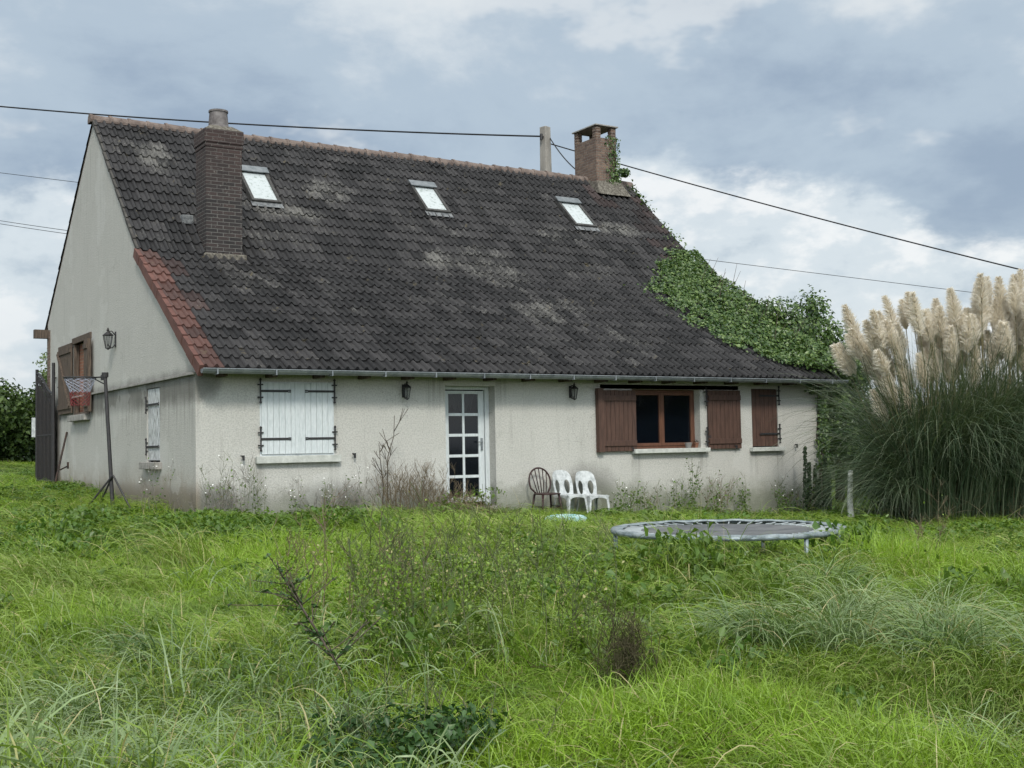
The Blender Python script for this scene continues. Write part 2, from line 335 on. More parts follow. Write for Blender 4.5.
M['pale_stake'] = mat('pale_stake', (.45, .46, .42), .9, (.70, .71, .66), 9, .35, .6, .006, 40)
M['green_stem'] = leaf_mat('weed_stems', (.06, .09, .03), (.10, .12, .05), (.2, .2, .1), .2, .6)
M['darkspike'] = leaf_mat('dark_spike_leaves', (.025, .05, .025), (.04, .07, .03), (.09, .12, .06), .15, .6)
M['flower'] = mat('white_petals', (.80, .80, .76), .7)
M['bark'] = mat('bark', (.045, .035, .025), .95, (.10, .08, .06), 8, .35, .65, .01, 40)

# ------------------------------------------------------------------ builders
def tag(o, label=None, cat=None, group=None, kind=None):
    if label: o['label'] = label
    if cat: o['category'] = cat
    if group: o['group'] = group
    if kind: o['kind'] = kind
    return o
def thing(name, loc=(0, 0, 0), label=None, cat=None, group=None, rz=0):
    o = bpy.data.objects.new(name, None); C.objects.link(o); o.location = loc; o.rotation_euler = (0, 0, rz); o.empty_display_size = .2
    return tag(o, label, cat, group)
class MB:
    def __init__(s): s.v = []; s.f = []
    def add(s, vs, fs):
        k = len(s.v); s.v += [tuple(q) for q in vs]; s.f += [tuple(i+k for i in f) for f in fs]; return s
    def box(s, a, b, rot=None, piv=None):
        x0, y0, z0 = a; x1, y1, z1 = b
        vs = [Vector(p) for p in ((x0, y0, z0), (x1, y0, z0), (x1, y1, z0), (x0, y1, z0), (x0, y0, z1), (x1, y0, z1), (x1, y1, z1), (x0, y1, z1))]
        if rot is not None:
            pv = Vector(piv); vs = [pv + rot @ (q-pv) for q in vs]
        return s.add(vs, [(0, 3, 2, 1), (4, 5, 6, 7), (0, 1, 5, 4), (1, 2, 6, 5), (2, 3, 7, 6), (3, 0, 4, 7)])
    def tube(s, pts, r, n=8, cap=True, r2=None):
        pts = [Vector(p) for p in pts]; m = len(pts); vs = []; a = None
        for i, p in enumerate(pts):
            d = (pts[min(i+1, m-1)]-pts[max(i-1, 0)]).normalized()
            if a is None: a = d.orthogonal().normalized()
            else: a = (a-d*a.dot(d)).normalized()
            b = d.cross(a); rr = r if r2 is None else r+(r2-r)*i/(m-1)
            if isinstance(r, (list, tuple)): rr = r[i]
            vs += [p+a*math.cos(t)*rr+b*math.sin(t)*rr for t in [2*math.pi*j/n for j in range(n)]]
        fs = [(i*n+j, i*n+(j+1) % n, (i+1)*n+(j+1) % n, (i+1)*n+j) for i in range(m-1) for j in range(n)]
        if cap: fs += [tuple(range(n))[::-1], tuple((m-1)*n+j for j in range(n))]
        return s.add(vs, fs)
    def ring(s, c, R_, r, n=48, k=8, M3=None):
        c = Vector(c); vs = []
        for i in range(n):
            a = 2*math.pi*i/n
            for j in range(k):
                b = 2*math.pi*j/k; q = Vector(((R_+r*math.cos(b))*math.cos(a), (R_+r*math.cos(b))*math.sin(a), r*math.sin(b)))
                vs.append(c+(M3 @ q if M3 else q))
        fs = [(i*k+j, ((i+1) % n)*k+j, ((i+1) % n)*k+(j+1) % k, i*k+(j+1) % k) for i in range(n) for j in range(k)]
        return s.add(vs, fs)
    def lathe(s, c, prof, n=20, M3=None):
        c = Vector(c); vs = []
        for r, z in prof:
            for j in range(n):
                a = 2*math.pi*j/n; q = Vector((r*math.cos(a), r*math.sin(a), z)); vs.append(c+(M3 @ q if M3 else q))
        m = len(prof); fs = [(i*n+j, i*n+(j+1) % n, (i+1)*n+(j+1) % n, (i+1)*n+j) for i in range(m-1) for j in range(n)]
        return s.add(vs, fs)
    def obj(s, name, mt, parent=None, smooth=False, bevel=0, label=None):
        me = bpy.data.meshes.new(name); me.from_pydata([tuple(q) for q in s.v], [], s.f); me.materials.append(mt)
        if smooth: me.polygons.foreach_set('use_smooth', [True]*len(me.polygons))
        o = bpy.data.objects.new(name, me); C.objects.link(o)
        if bevel:
            md = o.modifiers.new('bevel', 'BEVEL'); md.width = bevel; md.segments = 2; md.limit_method = 'ANGLE'
        if parent:
            o.parent = parent
        if label: o['label'] = label
        return o
def npmesh(name, V, F, mt, parent=None, attrs=None, smooth=False, link=True):
    """V (n,3); F (m,k) with constant k; attrs {name: per-vertex float array}"""
    V = np.asarray(V, np.float32); F = np.asarray(F, np.int32); me = bpy.data.meshes.new(name); k = F.shape[1]
    me.vertices.add(len(V)); me.vertices.foreach_set('co', V.ravel())
    me.loops.add(F.size); me.loops.foreach_set('vertex_index', F.ravel())
    me.polygons.add(len(F)); me.polygons.foreach_set('loop_start', np.arange(0, F.size, k, dtype=np.int32))
    me.polygons.foreach_set('loop_total', np.full(len(F), k, np.int32))
    if smooth: me.polygons.foreach_set('use_smooth', np.ones(len(F), bool))
    me.update(calc_edges=True)
    for n, a in (attrs or {}).items():
        at = me.attributes.new(n, 'FLOAT', 'POINT'); at.data.foreach_set('value', np.asarray(a, np.float32))
    me.materials.append(mt)
    o = bpy.data.objects.new(name, me)
    if link: C.objects.link(o)
    if parent: o.parent = parent
    return o
def blades(base, azi, length, elev, droop, width, seg=4, twist=None, fold=False):
    """curved tapering strips. elev: start elevation (rad); droop: total angle lost by the tip. returns V, F, t, brand"""
    n = len(base); base = np.asarray(base, float); one = np.ones(n)
    azi, length, elev, droop, width = [np.broadcast_to(q, n).astype(float) for q in (azi, length, elev, droop, width)]
    h = np.stack([np.cos(azi), np.sin(azi), 0*one], 1); side = np.stack([-np.sin(azi), np.cos(azi), 0*one], 1)
    tw = rng.uniform(-.9, .9, n) if twist is None else np.broadcast_to(twist, n)
    p = base.copy(); rows = []; ts = []
    for i in range(seg+1):
        t = i/seg; e = elev-droop*t**1.3
        w = width*(1-t)**.6*(.65+.35*min(1, t*4)) if i < seg else width*.06
        d = h*np.cos(e)[:, None]+np.array([0, 0, 1])*np.sin(e)[:, None]
        nrm = np.cross(side, d); sd_ = side*np.cos(tw)[:, None]+nrm*np.sin(tw)[:, None]
        rows += [p-sd_*w[:, None]/2, p+sd_*w[:, None]/2]; ts += [t, t]
        p = p+d*(length/seg)[:, None]
    V = np.stack(rows, 1).reshape(-1, 3); K = 2*(seg+1); o = (np.arange(n)*K)[:, None, None]
    q = np.array([[2*i, 2*i+1, 2*i+3, 2*i+2] for i in range(seg)])[None]
    F = (o+q).reshape(-1, 4)
    return V, F, np.tile(ts, n), np.repeat(rng.random(n), K)
def leaves(pos, nrm, size, jit=.5, aspect=.75):
    """leaf = folded diamond of two triangles-as-quads, facing nrm with jitter"""
    n = len(pos); pos = np.asarray(pos, float); nrm = np.asarray(nrm, float)+rng.normal(0, jit, (n, 3))
    nrm /= np.linalg.norm(nrm, axis=1)[:, None]+1e-9
    a = rng.normal(0, 1, (n, 3)); a[:, 2] -= .8; a -= nrm*(a*nrm).sum(1)[:, None]; a /= np.linalg.norm(a, axis=1)[:, None]+1e-9
    b = np.cross(nrm, a); s = np.broadcast_to(size, n)*rng.uniform(.6, 1.25, n); s = s[:, None]
    f = nrm*s*.18
    pts = [pos-a*s*.5, pos-a*s*.1+b*s*aspect*.5+f, pos+a*s*.62, pos-a*s*.1-b*s*aspect*.5+f]
    V = np.stack(pts, 1).reshape(-1, 3); o = (np.arange(n)*4)[:, None]
    F = np.concatenate([o+np.array([[0, 1, 2]]), o+np.array([[0, 2, 3]])])
    return V, F, np.zeros(4*n), np.repeat(rng.random(n), 4)
def joinb(L_):
    Vs, Fs, ts, bs = [], [], [], []; k = 0
    for V, F, t, b in L_: Vs.append(V); Fs.append(F+k); ts.append(t); bs.append(b); k += len(V)
    return np.concatenate(Vs), np.concatenate(Fs), np.concatenate(ts), np.concatenate(bs)
def bobj(name, B, mt, parent=None, link=True, label=None):
    V, F, t, b = B; o = npmesh(name, V, F, mt, parent, {'t': t, 'brand': b}, link=link)
    if label: o['label'] = label
    return o
def vnoise(x, y, s, seed=0):
    r = np.random.default_rng(seed); o = np.zeros_like(np.asarray(x, float))
    for i in range(7):
        a = r.uniform(0, 6.28); k = s*r.uniform(.6, 1.9); o += np.sin((x*math.cos(a)+y*math.sin(a))*k+r.uniform(0, 6.28))
    return o/7*1.6
def gz(x, y):
    """ground height"""
    x = np.asarray(x, float); y = np.asarray(y, float)
    b = .0-.045*np.clip(x, 0, 14); t = np.clip(-y/18, 0, 1.0)
    f = (1-t)*b+t*-.50
    up_ = np.where(y > 0, .03*np.clip(y, 0, 27), 0)
    return f+up_+vnoise(x, y, .8, 3)*.035+np.where(y < -2, (vnoise(x, y, 1.7, 4)*.07+vnoise(x, y, 3.6, 5)*.03), 0)
def G1(x, y): return float(gz(np.array([x]), np.array([y]))[0])

# ------------------------------------------------------------------ ground
def ground():
    xs = np.concatenate([[-1500, -400, -120, -60], np.arange(-30, 40.1, .5), [60, 120, 400, 1500]]); ys = np.concatenate([[-1500, -400, -100, -50], np.arange(-28, 50.1, .5), [70, 120, 400, 1500]])
    Xg, Yg = np.meshgrid(xs, ys); Zg = gz(Xg, Yg)
    V = np.stack([Xg, Yg, Zg], 2).reshape(-1, 3); nx = len(xs); ny = len(ys)
    i = (np.arange(ny-1)[:, None]*nx+np.arange(nx-1)[None]).ravel()
    F = np.stack([i, i+1, i+1+nx, i+nx], 1)
    o = npmesh('ground', V, F, M['soil'], smooth=True); o['kind'] = 'structure'
ground()

# ------------------------------------------------------------------ house
HL, HW = 13.45, 11.25
E0, K0, R0, B0 = (-.45, 2.27), (3.25, 4.61), (6.66, 7.80), (11.6, 3.84)
def roofz(y):
    for (a, b) in ((E0, K0), (K0, R0), (R0, B0)):
        if y <= b[0]: return a[1]+(y-a[0])*(b[1]-a[1])/(b[0]-a[0])
    return B0[1]
house = thing('house', (0, 0, 0), 'low white rendered house with steep dark tiled roof, brick chimneys and ivy on one end', 'house')
def fill(outline, holes, name, mt, parent, axis, off, depth):
    """flat polygon with holes in plane axis=off ('y' -> coords x,z; 'x' -> coords y,z) and reveals of `depth` round the holes"""
    bm = bmesh.new(); ed = []
    P3 = (lambda a, b, d=0: (a, off+d, b)) if axis == 'y' else (lambda a, b, d=0: (off+d, a, b))
    for lp in [outline]+holes:
        vs = [bm.verts.new(P3(*q)) for q in lp]
        for i in range(len(vs)): ed.append(bm.edges.new((vs[i], vs[(i+1) % len(vs)])))
    bmesh.ops.triangle_fill(bm, use_beauty=True, edges=ed)
    for h in holes:
        for i in range(len(h)):
            a, b = h[i], h[(i+1) % len(h)]
            bm.faces.new([bm.verts.new(P3(*q)) for q in ((*a, 0), (*b, 0), (*b, depth), (*a, depth))])
    me = bpy.data.meshes.new(name); bm.to_mesh(me); bm.free(); me.materials.append(mt)
    o = bpy.data.objects.new(name, me); C.objects.link(o); o.parent = parent; return o
rect = lambda a, b, c, d: [(a, b), (c, b), (c, d), (a, d)]
DOOR = (4.36, -.02, 5.36, 2.08); WIN = (8.40, .915, 10.08, 2.06); BW = (1.03, .93, 2.28, 2.09); SW = (11.45, .90, 12.17, 2.09)
GW = (7.02, 1.84, 8.46, 3.36); GS = (1.95, .86, 2.76, 2.12)
fill([(0, -.9), (HL, -.9), (HL, 2.50), (0, 2.50)], [rect(*DOOR), rect(*WIN), rect(*SW)], 'wall', M['wall'], house, 'y', 0, .28)
zg = lambda y: roofz(y)-.05
fill([(0.0, -.9), (HW, -.9), (HW, zg(HW)), (6.66, zg(6.66)), (3.25, zg(3.25)), (0.0, zg(0))], [rect(*GW), rect(*GS)], 'wall', M['wall'], house, 'x', 0, .16)
fill([(0.0, -.9), (HW, -.9), (HW, zg(HW)), (6.66, zg(6.66)), (3.25, zg(3.25)), (0.0, zg(0))], [], 'wall', M['wall'], house, 'x', HL, .16)
fill([(0, -.9), (HL, -.9), (HL, 4.0), (0, 4.0)], [], 'wall', M['wall'], house, 'y', HW, .2)
# pale brick quoin on the back corner, ledge across the gable
MB().box((-.015, HW-.28, -.5), (.3, HW+.02, 3.9)).obj('quoin', M['brick_old'], house)
b = MB(); b.box((-.055, 0.0, 2.205), (.0, 8.9, 2.245)); b.obj('wall_ledge', M['stone'], house, bevel=.006)
# rooms behind the panes
for (ra, rb) in (((4.2, .5, -.05), (5.8, 2.6, 2.4)), ((8.0, .5, .3), (10.8, 3, 2.45))):
  o = MB().box(ra, rb).obj('room', M['dark_inside'], house)
  me = o.data; bm = bmesh.new(); bm.from_mesh(me); bm.faces.ensure_lookup_table()
  bmesh.ops.delete(bm, geom=[f for f in bm.faces if f.normal.y < -.5], context='FACES'); bm.to_mesh(me); bm.free()

# roof tiles: every tile is its own curved patch
def roof_path(pts):
    seg = []; s = 0
    for a, b in zip(pts[:-1], pts[1:]):
        l = math.dist(a, b); seg.append((s, s+l, a, b)); s += l
    def f(q):
        for (s0, s1, a, b) in seg:
            if q <= s1 or (s0, s1, a, b) == seg[-1]:
                t = (q-s0)/(s1-s0); return a[0]+(b[0]-a[0])*t, a[1]+(b[1]-a[1])*t
    return f, s
def tiles(path_pts, x0, x1, name, parent, ncourse, flip=1, redf=None):
    f, total = roof_path(path_pts); nt_ = round((x1-x0)/.332); tw = (x1-x0)/nt_; ns = 16; cl = total/ncourse
    u = np.linspace(0, 1, ns+1); ph = (u*2) % 1.0; ph[-1] = .999
    prof = np.where(ph < .42, np.sin(ph/.42*math.pi)**.7*.050, 0)-np.where(ph >= .42, np.sin((ph-.42)/.58*math.pi)*.006, 0)
    V = []; F = []; A = []; Bd = []; k = 0
    for c in range(ncourse):
        s0 = c*cl-.0; s1 = min(total, s0+cl+.03)
        for i in range(nt_):
            j = random.gauss(0, .007)-(random.random() < .03)*random.uniform(.01, .03); sag = random.gauss(0, .004); dx = random.gauss(0, .003)
            (ya, za), (yb, zb) = f(max(0, s0+j)), f(s1); l = math.hypot(yb-ya, zb-za) or 1; ny, nz = -(zb-za)/l*flip, (yb-ya)/l*flip
            if nz < 0: ny, nz = -ny, -nz
            tr_ = random.random(); rd = redf(x0+(i+.5)*tw, ya, c) if redf else 0
            for row, (y, z, lift) in enumerate(((ya, za, .004), (ya, za, .033+sag), (yb, zb, .004))):
                for q in range(ns+1):
                    h = lift+(prof[q] if row else min(prof[q], .0)+max(prof[q]-.016, 0)*.9)
                    V.append((x0+i*tw+u[q]*(tw+.012)+dx-.006, y+ny*h, z+nz*h)); A.append(tr_); Bd.append(rd)
            for row in range(2):
                for q in range(ns): a = k+row*(ns+1)+q; F.append((a, a+1, a+ns+2, a+ns+1))
            k += 3*(ns+1)
    return npmesh(name, V, F, M['tile'], parent, {'trand': A, 'red': Bd})
def redf(x, y, c):
    if y < 3.2 and x < .34: return .95 if random.random() < .93 else .6
    if y < 3.2 and x < .7: return .3 if random.random() < .2 else 0
    
    if x > 12.6 and y > 3.5: return random.choice((0, 0, .1, .2))
    if x > 12.0 and y > 5: return random.choice((0, 0, .2))
    return 0
roof = tiles([E0, K0, R0], -.02, 13.56, 'roof', house, 27, 1, redf); roof.data.polygons.foreach_set('use_smooth', np.ones(len(roof.data.polygons), bool))
md = roof.modifiers.new('es', 'EDGE_SPLIT'); md.split_angle = R(50)
roof['label'] = 'front roof slope of dark ribbed tiles, red tiles along its left edge'
tiles([B0, R0], -.02, 13.56, 'roof', house, 18, 1)
b = MB()          # boarding under the tiles
for a, q in ((E0, K0), (K0, R0), (R0, B0)):
    v = [(x, p[0], p[1]-d) for x in (-.0, 13.54) for p in (a, q) for d in (.005, .06)]
    b.add(v, [(0, 2, 6, 4), (1, 5, 7, 3), (0, 1, 3, 2), (4, 6, 7, 5), (0, 4, 5, 1), (2, 3, 7, 6)])
b.obj('roof_boarding', M['dark_wood'], house)
# verge: cloaked red tiles low down, thin dark ones above
f, tot = roof_path([E0, K0, R0]); cl = tot/27
def verge(c0, c1, drop, mt, thick, name, xo):
    b = MB()
    for c in range(c0, c1):
        s0 = c*cl; (ya, za), (yb, zb) = f(s0-.005 if c else 0), f(min(tot, s0+cl+.02)); l = math.hypot(yb-ya, zb-za); ny, nz = -(zb-za)/l, (yb-ya)/l
        def pt(x, y, z, h): return (x, y+ny*h, z+nz*h)
        la, lb = .06, .035; j = random.gauss(0, .003)
        v = [pt(xo+j, ya, za, la), pt(xo+j, yb, zb, lb), pt(xo+j, yb, zb, lb-drop+.025), pt(xo+j, ya, za, la-drop),
             pt(xo+thick+j, ya, za, la), pt(xo+thick+j, yb, zb, lb), pt(xo+thick+j, yb, zb, lb-drop+.025), pt(xo+thick+j, ya, za, la-drop)]
        b.add(v, [(0, 1, 2, 3), (7, 6, 5, 4), (0, 4, 5, 1), (3, 2, 6, 7), (0, 3, 7, 4), (1, 5, 6, 2)])
    return b.obj(name, mt, roof)
M['verge_red'] = mat('red_verge_tile', (.085, .040, .033), .8, (.155, .075, .060), 5, .3, .7, .004, 60)
M['verge_dark'] = mat('dark_verge_tile', (.035, .032, .03), .85, (.09, .085, .075), 7, .3, .7, .004, 60)
verge(0, 13, .19, M['verge_red'], .075, 'verge_tiles', -.085)
verge(13, 27, .075, M['verge_dark'], .05, 'verge_tiles', -.055)
# ridge
b = MB(); n = 36; lx = (13.62+.09)/n
for i in range(n):
    x = -.09+i*lx; r1 = .125+random.gauss(0, .003); dz = random.gauss(0, .004); vs = []
    ring = []
    for (xx, rr) in ((x, r1+.012), (x+.05, r1+.012), (x+.055, r1), (x+lx+.03, r1-.012)):
        ring += [(xx, 6.66+rr*math.cos(a), 7.755+dz+rr*math.sin(a)) for a in [math.pi*(j/10*1.2-.1) for j in range(11)]]
    b.add(ring, [(k*11+j, k*11+j+1, (k+1)*11+j+1, (k+1)*11+j) for k in range(3) for j in range(10)])
    b.add(ring[:11], [tuple(range(11))])
b.obj('ridge_tiles', M['ridge'], roof)
# gutter with brackets
b = MB(); n = 12; rr = .068; vs = []
for x in (-.06, 13.66):
    for r_ in (rr, rr-.006):
        for j in range(n+1): a = math.pi*(1+j/n); vs.append((x, -.505+r_*math.cos(a), 2.262+r_*math.sin(a)-(.01*(x/13))))
f1 = []; m_ = n+1
for j in range(n): f1 += [(j, j+1, 2*m_+j+1, 2*m_+j), (m_+j+1, m_+j, 3*m_+j, 3*m_+j+1)]
f1 += [(0, 2*m_, 3*m_, m_), (n, m_+n, 3*m_+n, 2*m_+n), tuple(range(n+1)), tuple(2*m_+j for j in range(n, -1, -1))]
b.add(vs, f1); b.tube([(-.06, -.575, 2.262), (13.66, -.575, 2.252)], .011, 6)
for i in range(15): x = .15+i*.93; b.box((x, -.585, 2.18), (x+.022, -.42, 2.20)); b.box((x, -.588, 2.18), (x+.022, -.577, 2.27))
b.obj('gutter', M['zinc'], house)
for i in range(17):
    x = .32+i*.80
    MB().box((x, -.36, 2.165), (x+.07, .0, 2.239)).obj('rafter_end', M['dark_wood'], house)
b = MB(); b.box((.0, -.40, 2.24), (13.5, .0, 2.262)); b.obj('soffit_boards', M['dark_wood'], house)
MB().box((-.32, 11.10, 3.72), (-.016, 11.27, 3.92)).obj('eaves_beam', M['dark_wood'], house)

# doors and windows
def shutter(parent, x0, z0, x1, z1, y, mt, nb=7, battens=True, th=.03, axis='y', label=None, rot=0, hinge_left=True, name='shutter', bat_front=True):
    """ledged board shutter lying in plane y (front face at y), boards with open grooves"""
    b = MB(); w = (x1-x0)/nb; h = (z1-z0)
    for i in range(nb): b.box((i*w+.003, 0, 0), ((i+1)*w-.003, th, h+random.gauss(0, .001)))
    if battens:
        for zz in (.10, h-.20): b.box((.01, -.024, zz), (x1-x0-.01, .0, zz+.10))
    else:
        for zz in (.06, h-.12): b.box((.01, th, zz), (x1-x0-.01, th+.02, zz+.08))
    # solid core so the grooves stay dark lines
    b.box((.004, th*.45, .004), (x1-x0-.004, th*.9, h-.004))
    o = b.obj(name, mt, parent, bevel=.002, label=label)
    if axis == 'y': o.location = (x0, y, z0); o.rotation_euler = (0, 0, rot)
    else: o.location = (y, x1, z0); o.rotation_euler = (0, 0, R(-90)+rot)
    return o
def hinge(parent, p, ln, sgn, y, axis='y', rod=.36):
    """strap with split tail plus decorated pintle rod. p=(a,z) of the pin"""
    b = MB(); a, z = p
    def q(u, d, w): return (u, y+d, w) if axis == 'y' else (y+d, u, w)
    b.box(*sorted_box(q(a, -.012, z-.018), q(a+sgn*ln, -.004, z+.018)))
    for k_ in (-1, 1): b.box(*sorted_box(q(a+sgn*ln, -.012, z+.004*k_), q(a+sgn*(ln+.05), -.004, z+.022*k_)))
    c = z if rod > .3 else z
    b.tube([q(a, -.016, c-rod/2), q(a, -.016, c+rod/2)], .013, 8)
    for k_ in (-1, 1):
        b.lathe(q(a, -.016, c+k_*rod/2-.02), [(0, 0), (.022, .012), (.022, .028), (0, .05)], 8)
        b.box(*sorted_box(q(a-.045, -.02, c+k_*rod*.28-.011), q(a+.045, .0, c+k_*rod*.28+.011)))
    return b.obj('shutter_hinge', M['black_iron'], parent)
def sorted_box(a, b): return (tuple(min(p, q) for p, q in zip(a, b)), tuple(max(p, q) for p, q in zip(a, b)))
# closed pale window
w = thing('window', (0, 0, 0)); w.parent = house; w['label'] = 'closed pale blue-white board shutters with black strap hinges'
x0, z0, x1, z1 = BW; xm = (x0+x1)/2
shutter(w, x0+.012, z0+.03, xm-.022, z1, -.03, M['white_wood'], 6, False)
shutter(w, xm+.022, z0+.03, x1-.012, z1, -.03, M['white_wood'], 6, False)
b = MB(); b.box((xm-.055, -.048, z0+.03), (xm+.02, -.031, z1)); b.box((x0-.005, -.004, z0), (x1+.005, .003, z1+.02)); b.obj('shutter_cover_strip', M['white_wood'], w, bevel=.003)
for zz in (z0+.27, z1-.13):
    hinge(w, (x0-.005, zz), .46, 1, -.03); hinge(w, (x1+.005, zz), .46, -1, -.03)
MB().box((x0-.09, -.10, z0-.115), (x1+.09, .05, z0+.0)).obj('sill', M['sill'], w, bevel=.008)
b = MB()
for hx in (.73, 2.62, 8.35, 10.95, 12.62): b = MB(); b.tube([(hx, 0, .93), (hx, -.07, .93)], .008, 6); b.box((hx-.018, -.08, .87), (hx+.018, -.068, .95)); b.box((hx-.05, -.078, .935), (hx+.0, -.068, .95)); b.obj('shutter_catch', M['black_iron'], house)

# glazed door
d = thing('door', (0, 0, 0)); d.parent = house; d['label'] = 'pale glazed door with ten small panes'
x0, z0, x1, z1 = DOOR; yd = .28
b = MB(); b.box((x0, yd-.07, z0), (x0+.08, yd, z1)); b.box((x1-.085, yd-.07, z0), (x1, yd, z1)); b.box((x0+.08, yd-.07, z1-.055), (x1-.085, yd, z1))
b.obj('door_frame', M['white_wood'], d, bevel=.005)
px0, px1, pz0, pz1 = x0+.10, x1-.10, .05, z1-.075
gl0, gl1, gz0, gz1 = px0+.085, px1-.115, .135, z1-.13
b = MB(); yy0, yy1 = yd-.055, yd-.01
b.box((px0, yy0, pz0), (gl0, yy1, pz1)); b.box((gl1, yy0, pz0), (px1, yy1, pz1)); b.box((gl0, yy0, pz0), (gl1, yy1, gz0)); b.box((gl0, yy0, gz1), (gl1, yy1, pz1))
xm = (gl0+gl1)/2; b.box((xm-.022, yy0+.004, gz0), (xm+.022, yy1-.004, gz1))
for i in range(1, 5):
    zz = gz0+(gz1-gz0)*i/5
    for (a, c) in ((gl0, xm-.022), (xm+.022, gl1)): b.box((a, yy0+.004, zz-.025), (c, yy1-.004, zz+.025))
b.obj('door_leaf', M['white_wood'], d, bevel=.004)
MB().box((gl0-.01, yd-.034, gz0-.01), (gl1+.01, yd-.03, gz1+.01)).obj('pane', M['glass'], d)
b = MB(); b.box((px1-.075, yd-.075, .95), (px1-.04, yd-.055, 1.17)); b.tube([(px1-.058, yd-.07, 1.1), (px1-.058, yd-.11, 1.1), (px1-.16, yd-.11, 1.1)], .009, 8); b.obj('handle', M['zinc'], d)
b = MB(); b.box((x0-.05, -.04, -.12), (x1+.05, yd, -.02)); b.obj('door_step', M['stone'], d)
b = MB()
for i in range(2):
    vs = []; fs = []; n = 24; xa = gl0+(0 if i == 0 else .32); xb = xa+.30
    for j in range(n+1):
        x = xa+(xb-xa)*j/n; y_ = .36+.012*math.sin(j*1.9)
        vs += [(x, y_, 1.99), (x+(.12 if i == 0 else -.09)*(1), y_, 1.70+.06*math.sin(j*.7))]
    b.add(vs, [(2*j, 2*j+2, 2*j+3, 2*j+1) for j in range(n)])
b.obj('curtain', M['curtain'], d)

# brown window
w = thing('window', (0, 0, 0)); w.parent = house; w['label'] = 'dark two-pane window in orange-brown frame between open brown shutters'
x0, z0, x1, z1 = WIN; yw = .22
def frame(b, x0, z0, x1, z1, y0, y1, t): b.box((x0, y0, z0), (x0+t, y1, z1)); b.box((x1-t, y0, z0), (x1, y1, z1)); b.box((x0+t, y0, z0), (x1-t, y1, z0+t)); b.box((x0+t, y0, z1-t), (x1-t, y1, z1))
b = MB(); frame(b, x0, z0, x1, z1, yw-.05, yw+.02, .05)
xm = (x0+x1)/2
frame(b, x0+.052, z0+.052, xm-.003, z1-.052, yw-.065, yw-.01, .058); frame(b, xm+.003, z0+.052, x1-.052, z1-.052, yw-.065, yw-.01, .058)
b.box((xm-.03, yw-.075, z0+.06), (xm+.03, yw-.0655, z1-.06)); b.obj('frame', M['frame_wood'], w, bevel=.004)
MB().box((x0+.09, yw-.035, z0+.09), (x1-.09, yw-.031, z1-.09)).obj('pane', M['glass'], w)
MB().box((x0-.04, -.13, z0-.085), (x1+.14, yw-.05, z0-.002)).obj('sill', M['sill'], w, bevel=.008)
shutter(w, 7.64, .88, 8.44, 2.03, -.075, M['brown_wood'], 8, True)
shutter(w, 7.53, .87, 7.66, 2.06, -.12, M['brown_wood'], 1, False, th=.10, name='shutter')   # folded second leaf seen on edge
shutter(w, 10.24, .885, 11.10, 2.05, -.06, M['brown_wood'], 8, True)
for zz in (1.13, 1.92): hinge(w, (10.20, zz), .05, 1, -.05, rod=.34)
b = MB(); b.box((7.66, .0, 2.06), (11.1, .012, 2.14)); b.obj('lintel', M['dark_wood'], w)
# small brown window
w = thing('window', (0, 0, 0)); w.parent = house; w['label'] = 'narrow window with one closed brown shutter'
x0, z0, x1, z1 = SW
shutter(w, x0+.01, z0+.02, x1-.01, z1-.01, .01, M['brown_wood'], 6, False)
b = MB(); b.box((x0, .05, z0), (x1, .06, z1)); b.obj('frame', M['dark_inside'], w)  # dark sheet closing the opening behind the shutter, standing for an unlit room
for zz in (1.17, 1.95): hinge(w, (x1+.03, zz), .50, -1, -.004, rod=.36)
MB().box((x0-.09, -.11, z0-.085), (x1+.11, .04, z0)).obj('sill', M['sill'], w, bevel=.008)
# gable windows
w = thing('window', (0, 0, 0)); w.parent = house; w['label'] = 'narrow closed shutter of flaking grey-white boards with two black straps'
y0, z0, y1, z1 = GS
shutter(w, y0+.01, z0+.03, y1-.01, z1-.01, .02, M['old_wood'], 4, False, axis='x')
b = MB(); b.box((.07, y0, z0), (.08, y1, z1)); b.obj('frame', M['dark_inside'], w)  # flat dark fill behind the boards, coloured as an unlit inside
for zz in (z0+.26, z1-.28): hinge(w, (y1+.02, zz), .70, -1, .008, axis='x', rod=.26)
MB().box((-.11, y0-.1, z0-.12), (.05, y1+.12, z0)).obj('sill', M['stone'], w, bevel=.01)
w = thing('window', (0, 0, 0)); w.parent = house; w['label'] = 'bricked-up opening with weathered dark wood shutters'
y0, z0, y1, z1 = GW
MB().box((.10, y0, z0), (.15, y1, z1)).obj('brick_infill', M['brick_red'], w)
b = MB(); b.box((-.03, y0-.16, z1-.0), (.09, y1+.10, z1+.13)); b.obj('lintel', M['dark_wood'], w, bevel=.006)
b = MB(); b.box((-.012, y0, z0), (.09, y0+.09, z1)); b.box((-.012, y1-.07, z0), (.09, y1, z1)); b.box((-.010, y0+.09, z0), (.088, y1-.07, z0+.05)); b.obj('frame', M['dark_wood'], w, bevel=.005)
MB().box((-.13, y0-.05, z0-.13), (.09, y1+.08, z0-.002)).obj('sill', M['stone'], w, bevel=.01)
shutter(w, y1+.04, z0+.06, y1+1.36, z1+.04, -.06, M['dark_wood'], 6, True, axis='x')
shutter(w, y0-.36, z0+.03, y0-.03, z1-.02, -.13, M['dark_wood'], 3, True, axis='x', th=.08)
b = MB(); q0, q1 = Vector((-.085, y1+.10, z0+.2)), Vector((-.085, y1+1.28, z1-.12)); b.tube([q0, q1], .035, 4); b.obj('shutter_brace', M['dark_wood'], w)
